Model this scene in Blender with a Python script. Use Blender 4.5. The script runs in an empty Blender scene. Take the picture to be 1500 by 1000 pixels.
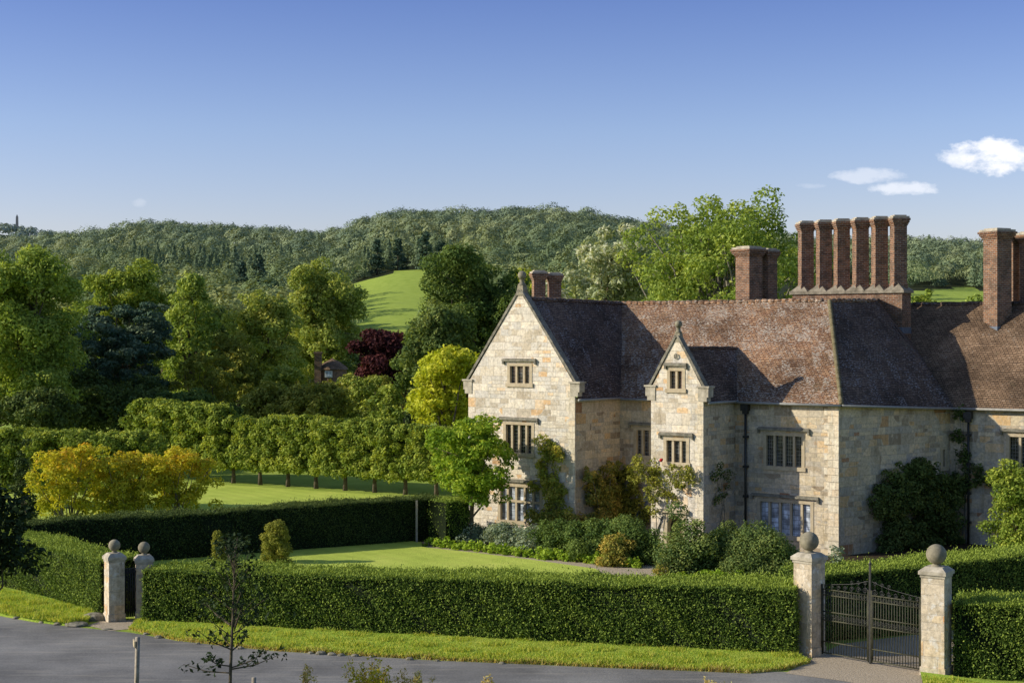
import bpy, math, random
import numpy as np
from mathutils import Vector, noise as mnoise
random.seed(7)
RNG = np.random.default_rng(7)
sc = bpy.context.scene
COL = sc.collection
F = 2275.0; HZ = 490.0; CX = 750.0; CH = 9.0      # camera: focal (px of a 1500 wide frame), horizon row, height

# ------------------------------------------------------------------ survey helpers
def G(px, py, z=0.0):
    D = F*(CH-z)/(py-HZ); return ((px-CX)/F*D, D)
def P(px, py, D): return ((px-CX)/F*D, D, CH-(py-HZ)/F*D)

# ------------------------------------------------------------------ materials
def mat(name):
    m = bpy.data.materials.new(name); m.use_nodes = True
    nt = m.node_tree; nt.nodes.clear()
    out = nt.nodes.new('ShaderNodeOutputMaterial')
    return m, nt, out
def N(nt, t, **kw):
    n = nt.nodes.new(t)
    for k, v in kw.items():
        if k.startswith('i_'):
            key = k[2:].replace('_', ' ')
            n.inputs[key].default_value = v
        else: setattr(n, k, v)
    return n
def ramp(nt, src, stops, interp='LINEAR'):
    r = nt.nodes.new('ShaderNodeValToRGB'); r.color_ramp.interpolation = interp
    e = r.color_ramp.elements
    while len(e) < len(stops): e.new(0.5)
    for i, (p, c) in enumerate(stops):
        e[i].position = p; e[i].color = (c[0], c[1], c[2], 1) if not isinstance(c, (int, float)) else (c, c, c, 1)
    nt.links.new(src, r.inputs[0]); return r
def mixc(nt, fac, a, b, mode='MIX'):
    n = nt.nodes.new('ShaderNodeMix'); n.data_type = 'RGBA'; n.blend_type = mode
    for k, sock, v in ((0, n.inputs[0], fac), (1, n.inputs[6], a), (2, n.inputs[7], b)):
        if hasattr(v, 'is_output'): nt.links.new(v, sock)
        elif isinstance(v, (int, float)): sock.default_value = float(v) if k == 0 else (v, v, v, 1)
        else: sock.default_value = (v[0], v[1], v[2], 1)
    return n.outputs[2]
def math_(nt, op, a, b=None, c=None, clamp=False):
    n = nt.nodes.new('ShaderNodeMath'); n.operation = op; n.use_clamp = clamp
    for s, v in zip(n.inputs, (a, b, c)):
        if v is None: continue
        if hasattr(v, 'is_output'): nt.links.new(v, s)
        else: s.default_value = v
    return n.outputs[0]
def noise_(nt, vec, scale, detail=4, rough=.55, dist=0.0):
    n = N(nt, 'ShaderNodeTexNoise'); n.inputs['Scale'].default_value = scale
    n.inputs['Detail'].default_value = detail; n.inputs['Roughness'].default_value = rough
    n.inputs['Distortion'].default_value = dist
    if vec is not None: nt.links.new(vec, n.inputs['Vector'])
    return n
def finish(nt, out, color, rough=.8, bump=None, dist=.02, strength=1.0, spec=.3, metal=0):
    b = N(nt, 'ShaderNodeBsdfPrincipled')
    if hasattr(color, 'is_output'): nt.links.new(color, b.inputs['Base Color'])
    else: b.inputs['Base Color'].default_value = (*color, 1)
    if hasattr(rough, 'is_output'): nt.links.new(rough, b.inputs['Roughness'])
    else: b.inputs['Roughness'].default_value = rough
    b.inputs['Specular IOR Level'].default_value = spec; b.inputs['Metallic'].default_value = metal
    if bump is not None:
        bn = N(nt, 'ShaderNodeBump'); bn.inputs['Distance'].default_value = dist; bn.inputs['Strength'].default_value = strength
        nt.links.new(bump, bn.inputs['Height']); nt.links.new(bn.outputs[0], b.inputs['Normal'])
    nt.links.new(b.outputs[0], out.inputs[0]); return b

def leaf_mat(name, dark, mid, light, trans=.28, haze=None):
    m, nt, out = mat(name)
    at = N(nt, 'ShaderNodeAttribute', attribute_name='var')
    r = ramp(nt, at.outputs['Fac'], [(0, dark), (.5, mid), (1, light)])
    c = r.outputs[0]
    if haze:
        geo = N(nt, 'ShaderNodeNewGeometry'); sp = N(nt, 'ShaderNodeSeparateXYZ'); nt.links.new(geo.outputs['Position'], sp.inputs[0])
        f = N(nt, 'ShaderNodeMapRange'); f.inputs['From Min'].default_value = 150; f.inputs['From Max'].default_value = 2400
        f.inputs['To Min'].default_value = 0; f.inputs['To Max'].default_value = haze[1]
        nt.links.new(sp.outputs[1], f.inputs[0]); c = mixc(nt, f.outputs[0], c, haze[0])  # aerial haze painted into the leaf colour, stronger with world Y
    b = N(nt, 'ShaderNodeBsdfPrincipled'); b.inputs['Roughness'].default_value = .75; b.inputs['Specular IOR Level'].default_value = .12
    t = N(nt, 'ShaderNodeBsdfTranslucent')
    nt.links.new(c, b.inputs['Base Color'])
    tc = mixc(nt, 1.0, c, (1.25, 1.15, .55), 'MULTIPLY'); nt.links.new(tc, t.inputs[0])
    mx = N(nt, 'ShaderNodeMixShader'); mx.inputs[0].default_value = trans
    nt.links.new(b.outputs[0], mx.inputs[1]); nt.links.new(t.outputs[0], mx.inputs[2]); nt.links.new(mx.outputs[0], out.inputs[0])
    return m

def stone_mat(name, bw=.48, bh=.2, stops=None, lichen=.25, tint=(1, 1, 1), blotch=True):
    m, nt, out = mat(name)
    uv = N(nt, 'ShaderNodeUVMap'); geo = N(nt, 'ShaderNodeNewGeometry')
    # uneven course heights and slightly wavering joints
    sp = N(nt, 'ShaderNodeSeparateXYZ'); nt.links.new(uv.outputs[0], sp.inputs[0])
    cb = N(nt, 'ShaderNodeCombineXYZ'); nt.links.new(sp.outputs[1], cb.inputs[1])
    n1 = noise_(nt, cb.outputs[0], .9, 1)
    n2 = noise_(nt, uv.outputs[0], 3.0, 2)
    v2 = math_(nt, 'ADD', sp.outputs[1], math_(nt, 'MULTIPLY', math_(nt, 'SUBTRACT', n1.outputs[0], .5), .55))
    v2 = math_(nt, 'ADD', v2, math_(nt, 'MULTIPLY', math_(nt, 'SUBTRACT', n2.outputs[0], .5), .03))
    cb2 = N(nt, 'ShaderNodeCombineXYZ'); nt.links.new(sp.outputs[0], cb2.inputs[0]); nt.links.new(v2, cb2.inputs[1])
    def brick(w, h, off, freq):
        b = N(nt, 'ShaderNodeTexBrick'); b.offset = off; b.offset_frequency = freq; b.squash = .7; b.squash_frequency = 3
        b.inputs['Color1'].default_value = (0, 0, 0, 1); b.inputs['Color2'].default_value = (1, 1, 1, 1)
        b.inputs['Mortar'].default_value = (.5, .5, .5, 1); b.inputs['Scale'].default_value = 1
        b.inputs['Mortar Size'].default_value = .011; b.inputs['Mortar Smooth'].default_value = .35
        b.inputs['Brick Width'].default_value = w; b.inputs['Row Height'].default_value = h
        nt.links.new(cb2.outputs[0], b.inputs['Vector']); return b
    b1 = brick(bw, bh, .43, 2); b2 = brick(bw*1.7, bh*2, .37, 2)
    sel = ramp(nt, noise_(nt, uv.outputs[0], .55, 1).outputs[0], [(.5, 0), (.51, 1)])
    blk = mixc(nt, sel.outputs[0], b1.outputs[0], b2.outputs[0])
    mort = mixc(nt, sel.outputs[0], b1.outputs['Fac'], b2.outputs['Fac'])
    stops = stops or [(0, (.30, .24, .16)), (.22, (.50, .43, .30)), (.42, (.62, .52, .34)), (.6, (.40, .37, .30)), (.8, (.66, .56, .38)), (.94, (.60, .41, .20)), (1, (.36, .19, .10))]
    cr = ramp(nt, blk, stops)
    fine = noise_(nt, geo.outputs['Position'], 9, 6, .7)
    c = mixc(nt, .75, cr.outputs[0], ramp(nt, fine.outputs[0], [(.28, .50), (.5, 1.0), (.72, 1.42)]).outputs[0], 'MULTIPLY')
    # mortar
    c = mixc(nt, math_(nt, 'MULTIPLY', mort, .5), c, (.56, .50, .39))
    if blotch:
        big = noise_(nt, geo.outputs['Position'], .5, 5, .6)
        c = mixc(nt, ramp(nt, big.outputs[0], [(.42, 0), (.7, .55)]).outputs[0], c, mixc(nt, 1.0, c, (.72, .74, .72), 'MULTIPLY'))
    # rusty iron stains, white and dark lichen
    ru = noise_(nt, geo.outputs['Position'], 1.9, 4, .6)
    c = mixc(nt, ramp(nt, ru.outputs[0], [(.66, 0), (.74, .5)]).outputs[0], c, (.42, .25, .11))
    li = noise_(nt, geo.outputs['Position'], 4.2, 7, .72)
    c = mixc(nt, ramp(nt, li.outputs[0], [(.55, 0), (.62, lichen)]).outputs[0], c, (.66, .65, .58))
    dk = noise_(nt, geo.outputs['Position'], 13, 5, .7)
    c = mixc(nt, ramp(nt, dk.outputs[0], [(.62, 0), (.7, .5)]).outputs[0], c, (.12, .11, .08))
    ms = N(nt, 'ShaderNodeMapping'); ms.inputs['Scale'].default_value = (2.6, .28, 1); nt.links.new(uv.outputs[0], ms.inputs[0])
    st = noise_(nt, ms.outputs[0], 1.4, 5, .65)
    c = mixc(nt, 1.0, c, ramp(nt, st.outputs[0], [(.34, (.80, .78, .74)), (.46, 1.0), (.7, 1.06)]).outputs[0], 'MULTIPLY')
    c = mixc(nt, 1.0, c, (1.08, 1.07, 1.12), 'MULTIPLY')
    h = math_(nt, 'ADD', math_(nt, 'MULTIPLY', mort, -1.0), math_(nt, 'MULTIPLY', fine.outputs[0], .9))
    h = math_(nt, 'ADD', h, math_(nt, 'MULTIPLY', blk, .35))
    finish(nt, out, c, .9, h, .016, .9, .2)
    return m

def brick_mat(name):
    m, nt, out = mat(name)
    uv = N(nt, 'ShaderNodeUVMap'); geo = N(nt, 'ShaderNodeNewGeometry')
    b = N(nt, 'ShaderNodeTexBrick'); b.offset = .5
    b.inputs['Color1'].default_value = (0, 0, 0, 1); b.inputs['Color2'].default_value = (1, 1, 1, 1); b.inputs['Scale'].default_value = 1
    b.inputs['Mortar Size'].default_value = .012; b.inputs['Mortar Smooth'].default_value = .2
    b.inputs['Brick Width'].default_value = .25; b.inputs['Row Height'].default_value = .085
    nt.links.new(uv.outputs[0], b.inputs['Vector'])
    cr = ramp(nt, b.outputs[0], [(0, (.12, .055, .035)), (.4, (.22, .10, .055)), (.7, (.31, .155, .08)), (1, (.17, .10, .07))])
    c = mixc(nt, b.outputs['Fac'], cr.outputs[0], (.36, .31, .25))
    n = noise_(nt, geo.outputs['Position'], 2.6, 6, .7)
    c = mixc(nt, ramp(nt, n.outputs[0], [(.47, 0), (.62, .7)]).outputs[0], c, (.10, .075, .055))
    n2 = noise_(nt, geo.outputs['Position'], 7, 6, .7)
    c = mixc(nt, ramp(nt, n2.outputs[0], [(.6, 0), (.7, .5)]).outputs[0], c, (.45, .42, .35))
    h = math_(nt, 'ADD', math_(nt, 'MULTIPLY', b.outputs['Fac'], -1.0), math_(nt, 'MULTIPLY', n2.outputs[0], .5))
    finish(nt, out, c, .9, h, .02, .9, .2); return m

def tile_mat(name, a, b_, c_, lich=.62, lcol=(.50, .46, .40)):
    m, nt, out = mat(name)
    uv = N(nt, 'ShaderNodeUVMap'); geo = N(nt, 'ShaderNodeNewGeometry')
    mp = N(nt, 'ShaderNodeMapping'); nt.links.new(uv.outputs[0], mp.inputs[0])
    w = noise_(nt, uv.outputs[0], .7, 3)
    va = N(nt, 'ShaderNodeVectorMath', operation='MULTIPLY_ADD'); nt.links.new(w.outputs['Color'], va.inputs[0])
    va.inputs[1].default_value = (0, .16, 0); nt.links.new(uv.outputs[0], va.inputs[2])
    b = N(nt, 'ShaderNodeTexBrick'); b.offset = .5
    b.inputs['Color1'].default_value = (0, 0, 0, 1); b.inputs['Color2'].default_value = (1, 1, 1, 1); b.inputs['Scale'].default_value = 1
    b.inputs['Mortar Size'].default_value = .010; b.inputs['Mortar Smooth'].default_value = .1
    b.inputs['Brick Width'].default_value = .18; b.inputs['Row Height'].default_value = .125
    nt.links.new(va.outputs[0], b.inputs['Vector'])
    cr = ramp(nt, b.outputs[0], [(0, a), (.5, b_), (1, c_)])
    sp = N(nt, 'ShaderNodeSeparateXYZ'); nt.links.new(va.outputs[0], sp.inputs[0])
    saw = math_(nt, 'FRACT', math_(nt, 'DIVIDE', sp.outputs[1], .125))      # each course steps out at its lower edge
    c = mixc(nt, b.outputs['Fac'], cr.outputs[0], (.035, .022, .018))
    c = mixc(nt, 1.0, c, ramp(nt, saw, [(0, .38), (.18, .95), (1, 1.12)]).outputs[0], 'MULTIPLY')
    big = noise_(nt, geo.outputs['Position'], .45, 5, .65)
    c = mixc(nt, 1.0, c, ramp(nt, big.outputs[0], [(.36, .55), (.64, 1.35)]).outputs[0], 'MULTIPLY')
    # lichen flecks stretched along the courses
    ms = N(nt, 'ShaderNodeMapping'); ms.inputs['Scale'].default_value = (1, 2.2, 1); nt.links.new(uv.outputs[0], ms.inputs[0])
    l1 = noise_(nt, ms.outputs[0], 7.0, 4, .72); l2 = noise_(nt, uv.outputs[0], .45, 2)
    lf = math_(nt, 'ADD', l1.outputs[0], math_(nt, 'MULTIPLY', math_(nt, 'SUBTRACT', l2.outputs[0], .5), .35))
    c = mixc(nt, ramp(nt, lf, [(lich-.03, 0), (lich+.03, .85)]).outputs[0], c, lcol)
    mo = noise_(nt, geo.outputs['Position'], 1.3, 5, .7)
    c = mixc(nt, ramp(nt, mo.outputs[0], [(.58, 0), (.75, .5)]).outputs[0], c, (.09, .085, .045))
    h = math_(nt, 'ADD', math_(nt, 'MULTIPLY', math_(nt, 'SUBTRACT', 1.0, saw), 1.0), math_(nt, 'MULTIPLY', b.outputs[0], .5))
    h = math_(nt, 'SUBTRACT', h, math_(nt, 'MULTIPLY', b.outputs['Fac'], .5))
    finish(nt, out, c, .85, h, .03, .9, .25); return m

def simple(name, c1, c2, scale=4, rough=.8, bump=.01, spec=.3, metal=0, detail=5):
    m, nt, out = mat(name); geo = N(nt, 'ShaderNodeNewGeometry')
    n = noise_(nt, geo.outputs['Position'], scale, detail, .65)
    r = ramp(nt, n.outputs[0], [(.3, c1), (.7, c2)])
    finish(nt, out, r.outputs[0], rough, n.outputs[0], bump, .8, spec, metal); return m

def grass_mat(name, a, b_, c_, stripes=0.0):
    m, nt, out = mat(name); geo = N(nt, 'ShaderNodeNewGeometry')
    n1 = noise_(nt, geo.outputs['Position'], .35, 5, .6); n2 = noise_(nt, geo.outputs['Position'], 14, 4, .7)
    n3 = noise_(nt, geo.outputs['Position'], 2.6, 6, .75)
    f = math_(nt, 'ADD', math_(nt, 'MULTIPLY', n1.outputs[0], .5), math_(nt, 'MULTIPLY', n2.outputs[0], .2))
    f = math_(nt, 'ADD', f, math_(nt, 'MULTIPLY', n3.outputs[0], .3))
    r = ramp(nt, f, [(.40, a), (.5, b_), (.60, c_)]); c = r.outputs[0]
    if stripes:
        mp = N(nt, 'ShaderNodeMapping'); mp.inputs['Rotation'].default_value = (0, 0, math.radians(-38)); nt.links.new(geo.outputs['Position'], mp.inputs[0])
        wv = N(nt, 'ShaderNodeTexWave'); wv.inputs['Scale'].default_value = .32; wv.inputs['Distortion'].default_value = 1.5; nt.links.new(mp.outputs[0], wv.inputs[0])
        c = mixc(nt, 1.0, c, ramp(nt, wv.outputs[0], [(.3, 1-stripes), (.7, 1+stripes)]).outputs[0], 'MULTIPLY')
    finish(nt, out, c, .9, n2.outputs[0], .05, .9, .1); return m

M = {}
M['stone'] = stone_mat('rubble_stone')
M['stone_pale'] = stone_mat('pale_stone', .46, .19, [(0, (.46, .40, .29)), (.3, (.72, .65, .50)), (.6, (.56, .53, .45)), (.86, (.76, .69, .53)), (.95, (.68, .48, .26)), (1, (.52, .33, .17))], .55)
M['stone_pier'] = stone_mat('pier_stone', .42, .24, [(0, (.42, .36, .25)), (.5, (.58, .51, .38)), (.9, (.62, .50, .31)), (1, (.5, .28, .12))], .75)
M['quoin'] = stone_mat('quoin_stone', .36, .3, [(0, (.60, .54, .40)), (.5, (.72, .65, .48)), (1, (.66, .54, .36))], .4)
M['dressed'] = simple('dressed_stone', (.40, .33, .22), (.56, .48, .34), 5, .85, .008, .2)
M['coping'] = simple('weathered_coping', (.10, .095, .075), (.33, .31, .25), 5, .9, .02, .2)
M['ball'] = simple('weathered_ball_stone', (.17, .155, .11), (.33, .30, .22), 5, .9, .015, .2)
M['weather'] = simple('sooty_weathering', (.13, .115, .085), (.36, .32, .25), 3.5, .9, .03, .2)
M['cap'] = simple('pier_cap_stone', (.26, .235, .18), (.58, .53, .43), 4, .9, .02, .2)
M['brick'] = brick_mat('old_brick')
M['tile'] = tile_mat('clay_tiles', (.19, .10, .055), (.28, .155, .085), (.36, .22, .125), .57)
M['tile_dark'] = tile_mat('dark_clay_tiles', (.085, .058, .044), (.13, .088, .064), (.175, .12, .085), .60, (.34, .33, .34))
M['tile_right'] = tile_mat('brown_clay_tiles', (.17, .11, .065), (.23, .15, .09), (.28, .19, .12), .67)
M['lead'] = simple('lead', (.10, .12, .16), (.17, .20, .25), 3, .55, .004, .4)
M['gutter'] = simple('gutter_lead', (.22, .22, .21), (.36, .36, .34), 6, .6, .004, .4)
M['iron'] = simple('black_iron', (.012, .013, .014), (.035, .037, .036), 12, .45, .002, .5)
M['iron_moss'] = simple('weathered_gate_iron', (.02, .021, .016), (.085, .085, .045), 9, .6, .002, .4)
M['bark'] = simple('bark', (.06, .05, .035), (.17, .14, .10), 6, .95, .04, .1)
M['bark_grey'] = simple('bark_grey', (.13, .12, .09), (.30, .28, .23), 5, .95, .03, .1)
M['wood'] = simple('post_timber', (.22, .19, .15), (.42, .38, .31), 9, .85, .01, .2)
M['soil'] = simple('bed_soil', (.03, .022, .015), (.07, .05, .032), 6, .95, .04, .1)
M['gravel'] = simple('path_gravel', (.32, .26, .185), (.56, .48, .37), 22, .95, .03, .1, 0, 8)
M['rock'] = simple('mossy_rock', (.10, .10, .06), (.36, .33, .26), 7, .9, .03, .2)
M['grass_field'] = grass_mat('hill_pasture', (.26, .35, .05), (.32, .42, .07), (.38, .47, .09))
M['grass_lawn'] = grass_mat('mown_lawn', (.40, .50, .08), (.48, .58, .10), (.57, .64, .13), .035)
M['grass_verge'] = grass_mat('verge_turf', (.24, .36, .04), (.32, .46, .06), (.44, .52, .09))
M['forest_floor'] = simple('forest_floor', (.02, .028, .012), (.045, .055, .02), .2, .95, .02, .1)
M['grass_rough'] = grass_mat('rough_ground', (.07, .10, .02), (.13, .17, .03), (.2, .23, .06))
def asphalt():
    m, nt, out = mat('asphalt'); geo = N(nt, 'ShaderNodeNewGeometry')
    n1 = noise_(nt, geo.outputs['Position'], 16, 6, .85); n2 = noise_(nt, geo.outputs['Position'], .35, 5, .6)
    mp = N(nt, 'ShaderNodeMapping'); mp.inputs['Scale'].default_value = (.35, 3.2, 1); mp.inputs['Rotation'].default_value = (0, 0, .25)
    nt.links.new(geo.outputs['Position'], mp.inputs[0]); n3 = noise_(nt, mp.outputs[0], 1.2, 6, .7)
    c = ramp(nt, n1.outputs[0], [(.3, (.12, .118, .112)), (.7, (.29, .28, .265))]).outputs[0]
    c = mixc(nt, 1.0, c, ramp(nt, n2.outputs[0], [(.35, .68), (.65, 1.3)]).outputs[0], 'MULTIPLY')
    c = mixc(nt, ramp(nt, n3.outputs[0], [(.52, 0), (.66, .6)]).outputs[0], c, (.36, .33, .28))
    v = N(nt, 'ShaderNodeTexVoronoi'); v.inputs['Scale'].default_value = 5; nt.links.new(geo.outputs['Position'], v.inputs[0])
    c = mixc(nt, ramp(nt, v.outputs['Distance'], [(.07, .7), (.1, 0)]).outputs[0], c, (.34, .31, .26))
    finish(nt, out, c, .75, n1.outputs[0], .012, .8, .4); return m
M['asphalt'] = asphalt()
def pane_mat(name, base, line, rough, w=.11, h=.15, emis=None):
    m, nt, out = mat(name); uv = N(nt, 'ShaderNodeUVMap'); geo = N(nt, 'ShaderNodeNewGeometry')
    b = N(nt, 'ShaderNodeTexBrick'); b.offset = 0
    b.inputs['Color1'].default_value = (*base, 1); b.inputs['Color2'].default_value = tuple(x*.45 for x in base)+(1,)
    b.inputs['Mortar'].default_value = (*line, 1); b.inputs['Scale'].default_value = 1; b.inputs['Mortar Size'].default_value = .009
    b.inputs['Brick Width'].default_value = w; b.inputs['Row Height'].default_value = h
    nt.links.new(uv.outputs[0], b.inputs['Vector'])
    n = noise_(nt, geo.outputs['Position'], 3.2, 3)
    c = mixc(nt, 1.0, b.outputs[0], ramp(nt, n.outputs[0], [(.35, .5), (.65, 1.5)]).outputs[0], 'MULTIPLY')
    finish(nt, out, c, rough, n.outputs[0], .01, .35, .8); return m
M['pane'] = pane_mat('leaded_glass', (.035, .04, .045), (.20, .20, .19), .12)
M['pane_pale'] = pane_mat('leaded_glass_blinds_reflection', (.60, .68, .80), (.10, .12, .15), .3, .2, .2)  # pale blinds plus a blue reflection painted into the pane colour
M['dark_void'] = simple('shadowy_interior', (.008, .007, .006), (.02, .018, .015), 2, .9, .001)
M['oak'] = simple('oak_door', (.07, .045, .028), (.15, .10, .06), 8, .7, .01)

def L(name, d, m_, l, tr=.28, haze=None):
    k = {'lf_fg': 1.0, 'lf_shade': 1.9, 'lf_wood': 2.1, 'lf_acer': 1.2, 'lf_acer_y': 1.2, 'lf_yellow': 1.45, 'core': 1.0, 'lf_yew': 2.15, 'lf_yew_dark': 1.7, 'lf_silver': 2.1, 'lf_shade_': 1, 'lf_copper': 1.4, 'lf_pine': 1.9, 'lf_cover': 1.6, 'lf_blade': 1.65}.get(name, 2.05); tr = tr*1.1
    d, m_, l = [tuple(min(x*k*f, .7) for x, f in zip(c, {'lf_autumn': (1.05, 1.2, 1.9), 'lf_wood': (1.25, 1.15, 1.5), 'lf_ash': (1.36, 1.08, 1.8), 'lf_bright': (1.25, .95, 1.5), 'lf_yellow': (1.45, 1.3, 1.3), 'lf_copper_': (1, 1, 1), 'lf_lime': (1.45, 1.12, 1.6), 'lf_oak': (1.3, 1.08, 1.6), 'lf_blade': (1.45, 1.1, 1.5), 'lf_acer': (1.25, 1.35, 1.3), 'lf_acer_y': (1.2, 1.3, 1.3)}.get(name, (1.4, 1.2, 1.4)) if name not in ('lf_copper', 'core') else (1, 1, 1))) for c in (d, m_, l)]
    M[name] = leaf_mat(name, d, m_, l, tr, haze)
L('lf_yew', (.016, .036, .007), (.040, .075, .012), (.095, .145, .020), .15)
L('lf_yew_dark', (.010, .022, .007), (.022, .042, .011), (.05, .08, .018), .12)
L('lf_lime', (.035, .075, .010), (.085, .145, .016), (.17, .24, .03))
L('lf_oak', (.035, .075, .008), (.085, .14, .014), (.17, .23, .025))
L('lf_ash', (.045, .095, .012), (.095, .165, .018), (.17, .25, .035), .32)
L('lf_dark', (.018, .042, .010), (.042, .078, .016), (.085, .13, .028))
L('lf_darkfar', (.024, .050, .014), (.052, .088, .022), (.11, .15, .035))
L('lf_pine', (.012, .032, .018), (.028, .058, .032), (.075, .11, .055), .1)
L('lf_yellow', (.12, .17, .012), (.23, .29, .022), (.38, .42, .05), .35)
L('lf_autumn', (.085, .105, .012), (.15, .16, .02), (.25, .22, .035))
L('lf_olive', (.045, .065, .010), (.095, .12, .018), (.18, .20, .035))
L('lf_bright', (.045, .115, .008), (.10, .20, .012), (.20, .31, .025), .35)
L('lf_acer', (.18, .20, .015), (.38, .34, .03), (.52, .19, .03), .35)
L('lf_acer_y', (.18, .20, .015), (.38, .34, .03), (.52, .28, .04), .35)
L('lf_silver', (.07, .11, .045), (.15, .20, .10), (.27, .33, .18))
L('lf_grey', (.04, .07, .04), (.09, .135, .075), (.17, .22, .13))
L('lf_copper', (.022, .008, .010), (.050, .014, .016), (.11, .035, .03), .15)
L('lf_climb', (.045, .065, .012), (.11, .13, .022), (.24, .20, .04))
L('lf_climb_lit', (.06, .09, .014), (.13, .17, .022), (.24, .23, .045))  # brighter copy of lf_climb, sunlight on the gable put into the colour
L('lf_shade', (.018, .036, .010), (.036, .062, .014), (.07, .10, .022), .15)  # dark leaf set for shaded plants, the shade put into the colour
L('lf_cover', (.07, .14, .012), (.13, .23, .018), (.22, .32, .04), .35)
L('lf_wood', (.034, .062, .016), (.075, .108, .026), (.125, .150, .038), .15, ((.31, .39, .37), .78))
L('lf_fg', (.010, .022, .008), (.02, .042, .014), (.035, .065, .02), .15)
L('lf_blade', (.10, .19, .018), (.17, .28, .03), (.28, .34, .06), .35)
L('lf_dry', (.12, .11, .03), (.22, .20, .06), (.33, .30, .10), .3)
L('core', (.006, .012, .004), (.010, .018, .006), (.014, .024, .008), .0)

# ------------------------------------------------------------------ objects
def wloc(o):
    v = Vector((0, 0, 0))
    while o: v += o.location; o = o.parent
    return v
def link(o, parent=None):
    COL.objects.link(o)
    if parent: o.parent = parent
    return o
def tag(o, label=None, cat=None, group=None, kind=None):
    if label: o['label'] = label
    if cat: o['category'] = cat
    if group: o['group'] = group
    if kind: o['kind'] = kind
    return o
def empty(name, loc, label, cat, group=None):
    o = bpy.data.objects.new(name, None); o.location = loc; o.empty_display_size = .3; link(o)
    return tag(o, label, cat, group)
def np_mesh(name, V, Fq, mats, parent=None, var=None, matidx=None, local=False, loc=None, smooth=False, uv=None):
    me = bpy.data.meshes.new(name)
    V = np.asarray(V, dtype=np.float32).reshape(-1, 3).copy()
    o = bpy.data.objects.new(name, me)
    if loc is not None: o.location = loc
    link(o, parent)
    if not local: V -= np.array(wloc(o), dtype=np.float32)
    Fq = np.asarray(Fq, dtype=np.int32); k = Fq.shape[1]; n = len(Fq)
    me.vertices.add(len(V)); me.vertices.foreach_set('co', V.ravel())
    me.loops.add(n*k); me.loops.foreach_set('vertex_index', Fq.ravel())
    me.polygons.add(n); me.polygons.foreach_set('loop_start', np.arange(0, n*k, k, dtype=np.int32))
    try: me.polygons.foreach_set('loop_total', np.full(n, k, dtype=np.int32))
    except Exception: pass
    for m_ in (mats if isinstance(mats, (list, tuple)) else [mats]): me.materials.append(m_)
    if matidx is not None: me.polygons.foreach_set('material_index', np.asarray(matidx, dtype=np.int32))
    if smooth: me.polygons.foreach_set('use_smooth', np.ones(n, dtype=bool))
    me.update(calc_edges=True)
    if var is not None:
        a = me.attributes.new('var', 'FLOAT', 'FACE'); a.data.foreach_set('value', np.asarray(var, dtype=np.float32))
    return o

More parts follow.
